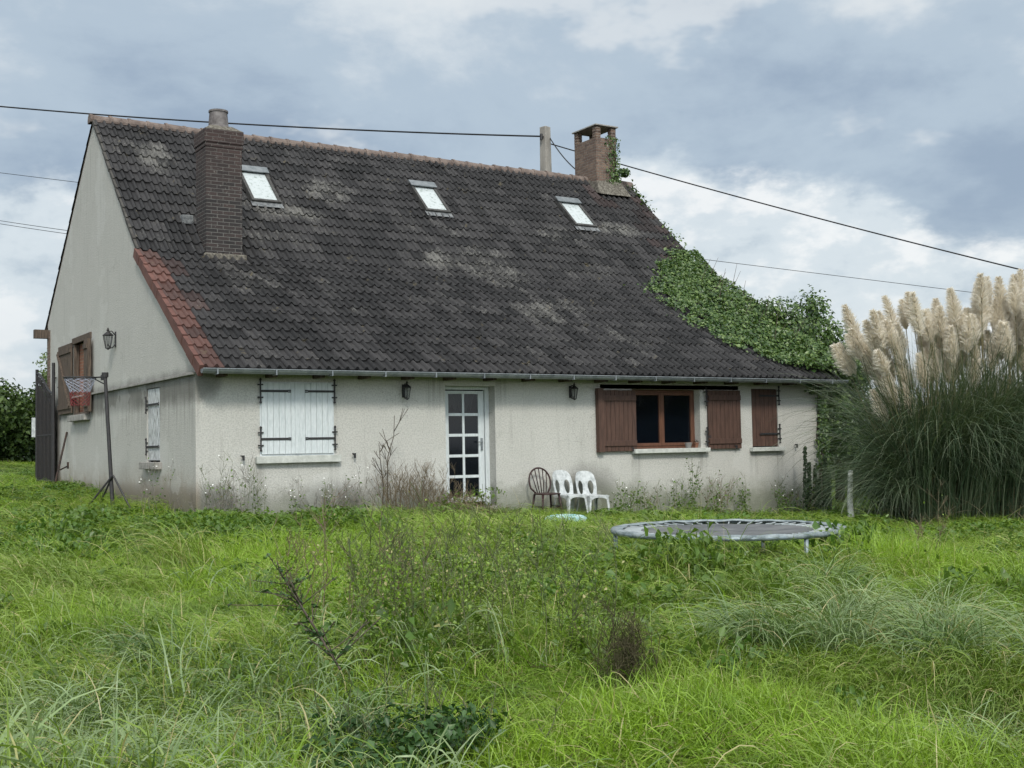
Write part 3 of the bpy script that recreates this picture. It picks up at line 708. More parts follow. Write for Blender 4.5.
b = MB(); b.tube([(-.03, 10.45, 2.40), (-.03, 10.45, 3.08)], .02, 8); b.tube([(-.03, 10.45, 2.75), (-.03, 10.2, 2.75)], .015, 6); b.obj('gate_fixing', M['black_iron'], house); b = MB(); b.tube([(-.03, 9.95, 2.52), (-.03, 9.75, 2.52)], .02, 6)
b.obj('gate_fixing', M['black_iron'], house)

# skylights
def plane_frame(yc, xl, xr, ylo, yhi, slope_pts):
    pass
def skylight(x, yb, yt, wdt):
    """on the upper slope between yb (low) and yt (high)"""
    s = thing('skylight', (0, 0, 0)); s.parent = house
    th = math.atan2(R0[1]-K0[1], R0[0]-K0[0]); Lh = (yt-yb)/math.cos(th)
    rot = Matrix.Rotation(th, 3, 'X'); base = Vector((x, yb, roofz(yb)))
    def put(b, nm, mt, bev=0):
        b.v = [tuple(base+rot @ Vector(q)) for q in b.v]; return b.obj(nm, mt, s, bevel=bev)
    b = MB(); t = .06; w_ = wdt
    b.box((0, 0, -.02), (t, Lh, .115)); b.box((w_-t, 0, -.02), (w_, Lh, .115)); b.box((t, 0, -.02), (w_-t, t+.01, .11)); b.box((t, Lh-.10, -.02), (w_-t, Lh, .13))
    put(b, 'frame', M['zinc_dark'], .006)
    b = MB(); b.box((-.02, Lh-.15, .133), (w_+.02, Lh+.06, .155)); put(b, 'hood', M['zinc'])
    b = MB(); b.box((t-.01, t, .075), (w_-t+.01, Lh-.09, .085)); put(b, 'pane', M['skyglass'])
    b = MB(); b.box((-.02, -.15, .060), (w_+.02, .02, .066)); put(b, 'flashing', M['lead'])
M['zinc_dark'] = mat('dark_grey_frame', (.045, .043, .04), .6, (.10, .10, .095), 12, .4, .7, metal=.2)
skylight(2.58, 4.66, 5.54, .62); skylight(6.60, 4.86, 5.66, .61); skylight(10.55, 4.86, 5.66, .64)

# chimneys
ch = thing('chimney', (0, 0, 0)); ch.parent = house; ch['label'] = 'tall dark sooty brick chimney with round pot rising from the roof slope'
b = MB(); cx0, cx1, cy0, cy1 = 1.205, 1.89, 3.20, 3.80
b.box((cx0, cy0, 4.3), (cx1, cy1, 6.62)); b.box((cx0-.012, cy0-.012, 6.62), (cx1+.012, cy1+.012, 6.70)); b.box((cx0-.028, cy0-.028, 6.70), (cx1+.028, cy1+.028, 6.95))
b.obj('stack', M['brick_dark'], ch, bevel=.006)
b = MB(); b.add([(cx0-.02, cy0-.02, 6.952), (cx1+.02, cy0-.02, 6.952), (cx1+.02, cy1+.02, 6.952), (cx0-.02, cy1+.02, 6.952), (cx0+.14, cy0+.12, 7.06), (cx1-.14, cy0+.12, 7.06), (cx1-.14, cy1-.12, 7.06), (cx0+.14, cy1-.12, 7.06)], [(0, 1, 5, 4), (1, 2, 6, 5), (2, 3, 7, 6), (3, 0, 4, 7), (4, 5, 6, 7)]); b.obj('mortar_cap', M['lichen_mortar'], ch)
b = MB(); b.lathe((1.545, 3.50, 7.03), [(.21, 0), (.185, .06), (.165, .30), (.165, .31), (.18, .315), (.18, .35), (.14, .35), (.13, .1)], 24); b.obj('chimney_pot', M['pot'], ch, smooth=False)
b = MB(); b.box((cx0-.06, cy0-.09, 4.46), (cx1+.06, cy0+.0, 4.64)); b.obj('mortar_fillet', M['lichen_mortar'], ch, bevel=.03)
b = MB(); b.box((.98, 3.92, 5.28), (1.2, 4.18, 5.46)); b.obj('lead_flashing', M['lead'], ch, bevel=.02)
ch = thing('chimney', (0, 0, 0)); ch.parent = house; ch['label'] = 'weathered brown brick chimney with flat slab on short posts at the ridge end'
b = MB(); cx0, cx1, cy0, cy1 = 12.21, 12.84, 6.18, 7.14
b.box((cx0, cy0, 7.1), (cx1, cy1, 8.80)); o = b.obj('stack', M['brick_old'], ch, bevel=.01)
b = MB(); b.add([(cx0-.05, cy0-.22, 7.30), (cx1+.30, cy0-.22, 7.30), (cx1+.30, cy1, 7.6), (cx0-.05, cy1, 7.6), (cx0-.01, cy0-.01, 7.66), (cx1+.05, cy0-.01, 7.78), (cx1+.05, cy1, 7.9), (cx0-.01, cy1, 7.9)], [(0, 3, 2, 1), (4, 5, 6, 7), (0, 1, 5, 4), (1, 2, 6, 5), (2, 3, 7, 6), (3, 0, 4, 7)]); b.obj('mortar_fillet', M['lichen_mortar'], ch, bevel=.02)
b = MB()
for (x, y) in ((cx0+.0, cy0+.0), (cx1-.15, cy0+.0), (cx0+.0, cy1-.15), (cx1-.15, cy1-.15)):
    b = MB()
    for k_ in range(4): j = random.uniform(-.006, .006); b.box((x+j, y+j, 8.802+k_*.073), (x+.15+j, y+.15+j, 8.802+k_*.073+.066))
    b.obj('cap_post', M['brick_old'], ch, bevel=.005)
MB().box((cx0-.04, cy0-.05, 9.095), (cx1+.05, cy1+.05, 9.13)).obj('cap_slab', M['dark_slab'] if 'dark_slab' in M else M['stone'], ch, bevel=.006)

# ------------------------------------------------------------------ lanterns on the walls
def lantern(loc, rz, label, s=.85, arm=.16):
    t = thing('wall_lantern', loc, label, 'lamp', 'lanterns on the house walls', rz)
    # local: wall plane y=0, lantern towards -y
    b = MB(); b.box((-.035, -.012, -.14), (.035, 0, .12)); b.tube([(0, -.01, -.10), (0, -.06, -.16), (0, -arm*.8, -.15), (0, -arm, -.10)], .010, 8)
    b.tube([(0, -.01, .06), (0, -.07, .13), (0, -arm, .11)], .010, 8)
    b.v = [(x*s, y*s, z*s) for x, y, z in b.v]; b.obj('bracket', M['black_iron'], t)
    b = MB(); c = (0, -arm, 0)
    hx = lambda r, z: [(c[0]+r*math.cos(a), c[1]+r*math.sin(a), z) for a in [math.pi/3*i for i in range(6)]]
    T_, B_ = hx(.085, .055), hx(.042, -.17)
    for i in range(6): b.tube([T_[i], B_[i]], .0055, 5); b.tube([T_[i], T_[(i+1) % 6]], .007, 5); b.tube([B_[i], B_[(i+1) % 6]], .006, 5)
    ro = hx(.10, .055); b.add(ro+[(c[0], c[1], .135)], [(i, (i+1) % 6, 6) for i in range(6)]+[tuple(range(6))[::-1]])
    b.lathe((c[0], c[1], .13), [(.02, 0), (.028, .015), (.012, .03), (.014, .045), (0, .06)], 8); b.lathe((c[0], c[1], -.2), [(0, 0), (.03, .02), (.042, .03)], 8)
    b.v = [(x*s, y*s, z*s) for x, y, z in b.v]; b.obj('lantern_cage', M['black_iron'], t)
    b = MB(); i_, j_ = hx(.080, .05), hx(.038, -.165); b.add(i_+j_, [(k_, (k_+1) % 6, 6+(k_+1) % 6, 6+k_) for k_ in range(6)])
    b.v = [(x*s, y*s, z*s) for x, y, z in b.v]; b.obj('glass', M['lampglass'], t)
lantern((3.56, 0, 1.99), 0, 'black lantern under the eaves left of the glazed door')
lantern((6.98, 0, 2.0), 0, 'black lantern under the eaves above the garden chairs')
lantern((0, 4.9, 3.18), R(-90), 'large black lantern high on the gable wall', 1.1, .13)

# ------------------------------------------------------------------ gate, basketball stand, leaning tool
g = thing('iron_gate', (-.15, 9.85, G1(-.2, 10.5)), 'tall black iron gate leaf standing open beside the gable corner', 'gate')
H = lambda y: 2.62-.55*(.5+.5*math.cos(math.pi*min(1, max(0, (y)/1.9)))) if True else 0
b = MB(); n = 20; top = [(0, 1.9*i/n, H(1.9*i/n)) for i in range(n+1)]
b.tube(top, .028, 8); b.tube([(0, 0, .0), (0, 0, 2.75)], .035, 8); b.tube([(0, 1.9, 0), (0, 1.9, 2.72)], .035, 8); b.tube([(0, 0, .12), (0, 1.9, .12)], .028, 8); b.tube([(0, 0, 1.15), (0, 1.9, 1.15)], .025, 8)
b.obj('gate_frame', M['black_iron'], g)
b = MB(); 
for i in range(n): 
    a, c = top[i], top[i+1]; b.add([(0.012, a[1], .12), (0.012, c[1], .12), (0.012, c[1], c[2]-.30), (0.012, a[1], a[2]-.30), (-.0, a[1], .12), (-.0, c[1], .12), (0, c[1], c[2]-.30), (0, a[1], a[2]-.30)], [(0, 1, 2, 3), (7, 6, 5, 4), (3, 2, 6, 7)])
b.obj('gate_panel', M['rust_iron'], g)
b = MB(); ry = Matrix.Rotation(R(90), 3, 'Y')
for i in range(9): y = .15+i*.2; b.ring((0, y, H(y)-.15), .075, .014, 16, 6, ry)
for i in range(12): y = .1+i*.155; b.tube([(-.02, y, .15), (-.02, y, H(y)-.02)], .011, 6)
b.obj('gate_scrolls', M['black_iron'], g)

t = thing('basketball_stand', (-.72, 2.15, G1(-.72, 2.15)), 'black basketball hoop on a thin leaning pole beside the gable wall', 'basketball hoop')
gzz = G1(-.72, 2.15); rd = Vector((-.85, .53, 0))
topv = Vector((-.04, .36, 2.36-gzz)); b = MB(); b.tube([(0, 0, 0), topv], .034, 12, r2=.029); b.tube([topv-Vector((0, 0, .06)), topv+Vector((0, 0, .02))], .055, 12); b.obj('pole', M['black_iron'], t)
rc = topv+rd*.42+Vector((0, 0, -.06)); b = MB(); b.ring(rc, .26, .012, 40, 8); b.box((topv.x-.06, topv.y-.03, topv.z-.11), (topv.x+.03, topv.y+.05, topv.z-.02))
b.tube([topv+Vector((0, 0, -.05)), rc-rd*.26], .014, 6); b.tube([topv+Vector((0, 0, -.18)), rc-rd*.20+Vector((0, 0, -.0))], .010, 6); b.obj('rim', M['black_iron'], t)
def net(z0, z1, r0_, r1_, mt, nm):
    b = MB(); n = 12; rows = 4
    for i in range(n):
        for sg in (-1, 1):
            pts = []
            for k_ in range(rows*2+1):
                u = k_/(rows*2); zz = z0+(z1-z0)*u; r_ = r0_+(r1_-r0_)*u; a = 2*math.pi/n*(i+(.5*sg*((k_ % 2))))
                pts.append(rc+Vector((r_*math.cos(a), r_*math.sin(a), zz+random.gauss(0, .004))))
            b.tube(pts, .0045, 4)
    b.obj(nm, mt, t)
net(-.01, -.24, .255, .155, M['net_w'], 'net'); net(-.24, -.47, .165, .145, M['net_r'], 'net')
b = MB(); b.tube([(0, 0, .62), (-.42, .30, .0)], .016, 6); b.tube([(0, 0, .62), (-.18, .42, .0)], .016, 6); b.tube([(0, 0, .62), (.22, -.40, .0)], .016, 6); b.obj('brace', M['black_iron'], t)
t = thing('garden_tool', (-.42, 8.45, G1(-.42, 8.45)), 'thin dark rod with short crossbar leaning on the gable wall', 'tool')
b = MB(); b.tube([(0, 0, 0), (.40, .65, 1.22)], .022, 8); b.obj('rod', M['rust_iron'], t); b = MB(); b.tube([(.12, -.05, .42), (.22, -.35, .5)], .016, 6); b.box((.20, -.38, .44), (.23, -.33, .58)); b.obj('crossbar', M['rust_iron'], t)
t = MB(); t.box((-.25, -.03, .0), (.25, .03, 1.3)); t.v = [(x, y+.04*math.sin(x*9), z) for x, y, z in t.v]
o = MB().box((-.16, -.02, 1.0), (.16, .02, 1.6)).box((-.03, .022, 0), (.03, .07, 1.55)).obj('pale_board', M['plastic_w'], bevel=.01)
tag(o, 'pale board on a post glimpsed in front of the hedge beyond the gate', 'board'); o.location = (1.55, 21.0, G1(1.55, 21))

# ------------------------------------------------------------------ chairs
def windsor(loc, rz, label):
    t = thing('garden_chair', loc, label, 'chair', None, rz); b = MB()       # faces -y
    n = 20; sv = []
    for k_, z in ((1.0, .43), (1.0, .455)):
        for i in range(n): a = 2*math.pi*i/n; rr = 1/((abs(math.cos(a))**3.2+abs(math.sin(a))**3.2)**(1/3.2)); sv.append((.215*rr*math.cos(a)*k_, -.02+.21*rr*math.sin(a)*k_, z))
    b.add(sv, [(i, (i+1) % n, n+(i+1) % n, n+i) for i in range(n)]+[tuple(range(n))[::-1], tuple(range(n, 2*n))]); b.obj('seat', M['plastic_b'], t, bevel=.008)
    b = MB(); hoop = []
    for i in range(19): a = math.pi*(-.13+1.26*i/18); hoop.append((.215*math.cos(a), .19+.10*(.5+.5*math.sin(a)), .66+.235*math.sin(a) if math.sin(a) > 0 else .66+.30*math.sin(a)*1.0))
    hoop = [(.12, .17, .45)]+hoop+[(-.12, .17, .45)]
    b.tube(hoop, .016, 8); b.obj('back_hoop', M['plastic_b'], t, smooth=True)
    b = MB()
    for i in range(5):
        u = (i-2)/2; xt = u*.155; zt = .66+.235*math.sqrt(max(0, 1-(xt/.215)**2)); MB().tube([(u*.085, .175, .45), (u*.125, .22, .65), (xt, .285, zt)], .009, 6).obj('spindle', M['plastic_b'], t, smooth=True)
    for sx in (-1, 1):
        for sy in (-1, 1): MB().tube([(sx*.16, sy*.15, .44), (sx*.21, sy*.21, 0)], .021, 8, r2=.014).obj('leg', M['plastic_b'], t, smooth=True)
    b = MB(); b.tube([(-.185, -.18, .2), (.185, -.18, .2)], .010, 6); b.tube([(-.185, -.18, .22), (-.185, .18, .22)], .010, 6); b.tube([(.185, -.18, .22), (.185, .18, .22)], .010, 6); b.obj('stretcher', M['plastic_b'], t)
def plate(outline, holes, th, fn, name, mt, parent):
    bm = bmesh.new(); ed = []
    for lp in [outline]+holes:
        vs = [bm.verts.new((p[0], 0, p[1])) for p in lp]
        for i in range(len(vs)): ed.append(bm.edges.new((vs[i], vs[(i+1) % len(vs)])))
    r_ = bmesh.ops.triangle_fill(bm, use_beauty=True, edges=ed)
    ex = bmesh.ops.extrude_face_region(bm, geom=bm.faces[:])
    for v in ex['geom']:
        if isinstance(v, bmesh.types.BMVert): v.co.y += th
    for v in bm.verts: v.co = Vector(fn(v.co.x, v.co.y, v.co.z))
    bmesh.ops.recalc_face_normals(bm, faces=bm.faces[:])
    me = bpy.data.meshes.new(name); bm.to_mesh(me); bm.free(); me.materials.append(mt); o = bpy.data.objects.new(name, me); C.objects.link(o); o.parent = parent; return o
def monobloc(loc, rz, label):
    t = thing('garden_chair', loc, label, 'chair', 'white plastic chairs', rz)
    ol = [(-.20, .40), (-.215, .55), (-.215, .68), (-.195, .77), (-.15, .825), (-.08, .85), (0, .855), (.08, .85), (.15, .825), (.195, .77), (.215, .68), (.215, .55), (.20, .40), (.07, .40), (-.07, .40)]
    def hole(cx): return [(cx+.058*math.cos(a)*(1 if math.sin(a) > 0 else .9), .555+.125*math.sin(a)) for a in [2*math.pi*i/20 for i in range(20)]]
    plate(ol, [hole(-.108), hole(.108)], .014, lambda x, y, z: (x, y+.20+(z-.42)*.24-.9*x*x, z), 'backrest', M['plastic_w'], t)
    b = MB(); n = 24; sv = []
    for z in (.405, .425):
        for i in range(n): a = 2*math.pi*i/n; rr = 1/((abs(math.cos(a))**4+abs(math.sin(a))**4)**.25); sv.append((.215*rr*math.cos(a)*(1+.06*(-math.sin(a))), -.01+.215*rr*math.sin(a), z-(.012*math.cos(a*2)**2 if z > .41 else 0)))
    b.add(sv, [(i, (i+1) % n, n+(i+1) % n, n+i) for i in range(n)]+[tuple(range(n))[::-1], tuple(range(n, 2*n))]); b.obj('seat', M['plastic_w'], t, bevel=.006)
    # arched side and front aprons
    arch = [(-.21, .41)]+[(-.15*math.cos(math.pi*i/12)*1.0, .33+.05*math.sin(math.pi*i/12)) for i in range(13)]+[(.21, .41)]
    plate(arch, [], .012, lambda x, y, z: (x*1.05, y-.225, z), 'apron', M['plastic_w'], t)
    for sx in (-1, 1):
        plate(arch, [], .012, lambda x, y, z: (sx*(.218)-y*sx, x, z), 'apron', M['plastic_w'], t)
        for sy in (-1, 1):
            b = MB(); xa, ya = sx*.205, sy*.20-.01; xb, yb = sx*.235, sy*.245
            for (w1, w2, d1, d2) in ((.055, .03, .012, .012),):
                for (dx, dy) in ((w1, d1), (d1, w1)):
                    q0 = [(xa, ya), (xa-sx*dx, ya), (xa-sx*dx, ya-sy*dy), (xa, ya-sy*dy)]; q1 = [(xb, yb), (xb-sx*dx*.6, yb), (xb-sx*dx*.6, yb-sy*dy*.6), (xb, yb-sy*dy*.6)]
                    b.add([(*q, .42) for q in q0]+[(*q, 0) for q in q1], [(0, 1, 2, 3), (7, 6, 5, 4)]+[(i, 4+i, 4+(i+1) % 4, (i+1) % 4) for i in range(4)])
            b.obj('leg', M['plastic_w'], t)
cy = -.45
windsor((6.12, cy, G1(6.12, cy)-.0), R(-4), 'dark brown spindle-back chair against the house wall')
monobloc((6.62, cy, G1(6.6, cy)+.02), R(3), 'white plastic chair next to the brown spindle-back chair')
monobloc((7.09, cy-.03, G1(7.1, cy)+.02), R(-3), 'white plastic chair farthest right in the row of three')
b = MB(); b.lathe((0, 0, 0), [(0, .05), (.26, .05), (.30, .065), (.33, .05), (.345, .0), (.33, -.01)], 32)
o = b.obj('plastic_lid', M['plastic_t'], smooth=True); tag(o, 'faded turquoise plastic disc lying in the grass before the chairs', 'plastic disc'); o.location = (4.95, -2.75, G1(4.95, -2.75)+.13); o.rotation_euler = (R(5), R(-3), 0)

# pots on the window sill
def pot(x, y, z, label, r=.055, plant=True, mt='clay'):
    t = thing('flower_pot', (x, y, z), label, 'flower pot')
    MB().lathe((0, 0, 0), [(0, 0.001), (r*.7, .001), (r, .085), (r*1.1, .087), (r*1.1, .105), (r*.9, .105), (r*.85, .08), (0, .08)], 18).obj('pot', M[mt], t, smooth=False)
    if plant:
        P = rng.normal(0, .03, (40, 3))+np.array([0, 0, .13]); bobj('plant', leaves(P, np.tile([0, 0, 1.], (40, 1)), .035), M['dead_red'], t)
M['clay'] = mat('terracotta', (.16, .07, .045), .9, (.24, .12, .08), 12); M['bowl'] = mat('grey_pot', (.22, .21, .20), .8)
M['dead_red'] = leaf_mat('reddish_leaves', (.08, .035, .025), (.06, .07, .03), (.16, .06, .05))
pot(9.72, -.05, .914, 'low grey bowl on the white window sill', .07, False, 'bowl'); pot(9.92, -.04, .914, 'terracotta pot of reddish leaves on the white window sill')

# ------------------------------------------------------------------ trampoline
t = thing('trampoline', (3.185, -8.40, 0), 'round grey trampoline with faded pad sunk in tall grass before the house', 'trampoline')
t.rotation_euler = (R(.2), R(-.1), 0); zt = .072; Rt = 1.22
b = MB(); b.ring((0, 0, zt), Rt, .026, 64, 10); b.obj('frame', M['galv'], t, smooth=True)
b = MB(); vs = [(0, 0, zt-.012)]; n = 64; rs = (.3, .6, .9)
for r_ in (.33, .63, .92): vs += [(r_*math.cos(2*math.pi*i/n), r_*math.sin(2*math.pi*i/n), zt-.02+.018*(r_/.92)**2+random.gauss(0, .0015)) for i in range(n)]
fs = [(0, 1+i, 1+(i+1) % n) for i in range(n)]
for k_ in range(2): fs += [(1+k_*n+i, 1+(k_+1)*n+i, 1+(k_+1)*n+(i+1) % n, 1+k_*n+(i+1) % n) for i in range(n)]
b.add(vs, fs); b.obj('jumping_mat', M['mat'], t, smooth=True)
for i in range(54):
    a = 2*math.pi*i/54+random.gauss(0, .008); ca, sa = math.cos(a), math.sin(a); MB().tube([(.92*ca, .92*sa, zt), (1.03*ca, 1.03*sa, zt-.004), (1.18*ca, 1.18*sa, zt+.005)], .009, 6).obj('spring', M['spring'], t)
b = MB(); n = 96; vs = []
for i in range(n+1):
    a = 2*math.pi*i/n; tear = .5+.5*math.sin(a*3.1+1)*math.sin(a*7.3)
    ri = 1.11+.10*max(0, tear-.3)+.05*max(0, math.cos(a-.9))*0+random.gauss(0, .008); ro = 1.242+random.gauss(0, .004)
    dz = .006*math.sin(a*19)
    vs += [(ri*math.cos(a), ri*math.sin(a), zt+.022+dz), ((ri+ro)/2*math.cos(a), (ri+ro)/2*math.sin(a), zt+.032+dz), (ro*math.cos(a), ro*math.sin(a), zt+.030), ((ro+.004)*math.cos(a), (ro+.004)*math.sin(a), zt-.01+.006*math.sin(a*23))]
fs = []
for i in range(n):
    a_ = (i+.5)/n*360
    for k_ in range(3):
        if k_ < 3: fs.append((4*i+k_, 4*i+k_+1, 4*i+5+k_, 4*i+4+k_))
b.add(vs, fs); o = b.obj('pad', M['pad'], t, smooth=True); sd_ = o.modifiers.new('s', 'SOLIDIFY'); sd_.thickness = .012
for i in range(6):
    a = 2*math.pi*(i+.47)/6; x, y = 1.2*math.cos(a), 1.2*math.sin(a)
    MB().tube([(x, y, zt-.01), (x, y, -.2), (x*1.01, y*1.01, G1(3.185+x, -8.4+y)-.02)], .024, 10).obj('leg', M['galv'], t, smooth=True)

# stake
o = MB().tube([(0, 0, 0), (-.02, .0, .4), (.02, 0, .95)], .055, 8, r2=.045).obj('wooden_stake', M['pale_stake']); tag(o, 'short pale weathered stake standing in front of the pampas grass', 'stake'); o.location = (10.75, -3.2, G1(10.75, -3.2))

# ------------------------------------------------------------------ pole and cables
pz = G1(12.45, 8.87)
t = thing('utility_pole', (12.45, 11.9, 0), 'grey concrete utility pole rising behind the roof ridge', 'pole')
def at(px, py, depth): return CAM+(fwd+cr*((px-512)/FPX)-cu*((py-384)/FPX))*depth
pt_ = at(545, 127, 36); pb_ = Vector((pt_.x, pt_.y, 0)); t.location = (pt_.x, pt_.y, 0)
b = MB(); h = pt_.z; rz = Matrix.Rotation(.25, 3, 'Z')
v = [rz @ Vector((sx*w_, sy*w_, z)) for z, w_ in ((0, .2), (h, .118)) for sx, sy in ((-1, -1), (1, -1), (1, 1), (-1, 1))]
b.add(v, [(0, 3, 2, 1), (4, 5, 6, 7)]+[(i, (i+1) % 4, 4+(i+1) % 4, 4+i) for i in range(4)]); b.obj('post', M['pole_c'], t, bevel=.02)
b = MB(); b.tube([(-.22, -.1, h-.33), (.22, .1, h-.33)], .035, 8); b.tube([(-.2, -.09, h-.25), (-.2, -.09, h-.42)], .045, 8); b.tube([(.2, .09, h-.20), (.2, .09, h-.62)], .03, 8); b.obj('cable_clamp', M['black_iron'], t)
def cable(a, b_, sag, r, label, name='overhead_cable', cat='cable', n=40, extra=None, group=None):
    a, b_ = Vector(a), Vector(b_); m_ = MB()
    pts = [a.lerp(b_, i/n)-Vector((0, 0, sag*4*(i/n)*(1-i/n))) for i in range(n+1)]; m_.tube(pts, r, 6)
    if extra:
        for off in extra: m_.tube([p+Vector(off) for p in pts], r, 6)
    o = m_.obj(name, M['rubber'], smooth=True); tag(o, label, cat, group); return o
top_ = Vector((pt_.x, pt_.y, pt_.z-.33))
cable(at(-260, 78, 44), top_+Vector((-.2, -.1, 0)), .35, .024, 'thick black cable running from the left edge to the concrete pole')
cable(top_+Vector((.2, .1, -.12)), at(1330, 342, 27), .18, .018, 'black cable falling from the pole past the ridge chimney to the right edge')
cable(top_+Vector((.2, .1, .1)), (12.25, 6.9, 8.0), .12, .016, 'short slack wire between the concrete pole and the ridge chimney', n=12)
cable(at(-120, 158, 60), at(1180, 318, 60), .0, .013, 'thin wire high behind the house crossing the whole sky')
cable(at(-120, 200, 60), (12.6, 14.0, 6.4), .3, .012, 'pair of thin wires at lower left ending behind the roof', extra=[(0, 0, -.14)])

# ------------------------------------------------------------------ trees, hedge, ivy
def crown_pts(c, rad, n, lumps=9, shell=.55, seed=1):
    r = np.random.default_rng(seed); c = np.array(c); rad = np.array(rad)
    lc = r.normal(0, .45, (lumps, 3)); lr = r.uniform(.35, .62, lumps)
    k = r.integers(0, lumps, n); d = r.normal(0, 1, (n, 3)); d /= np.linalg.norm(d, axis=1)[:, None]
    rr = (r.uniform(shell**3, 1, n)**(1/3))*r.uniform(.8, 1.12, n)
    p = lc[k]+d*(lr[k]*rr)[:, None]; return c+p*rad, d
def tree(name, loc, h, rad, label, cat='tree', n=5000, leaf=.12, mt='hedge', group=None, seed=1, lumps=10, trunk=.12):
    t = thing(name, loc, label, cat, group); b = MB(); zc = h-rad[2]*(.75 if mt != 'hedge' else 1.0)
    b.tube([(0, 0, -.1), (random.gauss(0, .05), random.gauss(0, .05), zc*.5), (random.gauss(0, .1), random.gauss(0, .1), zc)], trunk, 8, r2=trunk*.55)
    for i in range(7):
        a = random.uniform(0, 6.28); e = random.uniform(.3, .9); b.tube([(0, 0, zc*random.uniform(.5, 1)), (rad[0]*.4*math.cos(a), rad[1]*.4*math.sin(a), zc+rad[2]*.1), (rad[0]*.8*math.cos(a), rad[1]*.8*math.sin(a), zc+rad[2]*e*.6)], trunk*.4, 6, r2=.012)
    b.obj('trunk', M['bark'], t, smooth=True)
    P, D_ = crown_pts((0, 0, zc), rad, n, lumps=lumps, seed=seed); D_ = D_+np.array([0, 0, .6])
    bobj('crown', leaves(P, D_, leaf, .6), M[mt], t); return t
# hedge row of trees beyond the lawn at back left
spec = [(-12.5, 27, 4.4, 2.6), (-8.6, 28.5, 4.9, 2.8), (-4.8, 28, 4.3, 2.5), (-1.6, 29.5, 4.6, 2.4), (1.0, 28.2, 3.9, 1.9), (3.0, 29.8, 4.2, 2.1), (5.6, 31, 4.8, 2.6), (9.5, 32.5, 5.0, 2.9)]
lbl = ['broad dark hedge tree beyond the lawn, well outside on the left', 'tall dark hedge tree beyond the lawn, second from the far left', 'dark hedge tree beyond the lawn, third from the far left', 'dark hedge tree beyond the lawn, fourth from the far left',
       'low dark hedge tree at the left picture edge beyond the lawn', 'dark hedge tree partly hidden by the iron gate', 'dark hedge tree behind the back corner of the house', 'large dark tree hidden behind the house roof']
for i, (x, y, h_, r_) in enumerate(spec):
    if i in (0, 7): continue
    tree('hedge_tree', (x, y, G1(x, y)-.2), h_*.74, (r_, r_*.8, h_*.40), lbl[i], 'tree', 7000, .17, 'hedge', 'hedge trees behind the lawn', seed=20+i, lumps=14)
tree('young_tree', (2.9, 24.5, G1(2.9, 24.5)), 4.3, (.8, .8, 1.1), 'thin pale leafed sapling rising above the gate beside the house corner', 'tree', 500, .12, 'hedge_light', seed=40, lumps=7, trunk=.04)
# bush behind the right end of the house
tree('leafy_bush', (16.9, 2.8, G1(16.9, 2.8)), 4.15, (1.2, 1.2, 2.0), 'dark leafy bush standing behind the right end of the house', 'bush', 11000, .105, 'ivy_bush', seed=51, lumps=12)

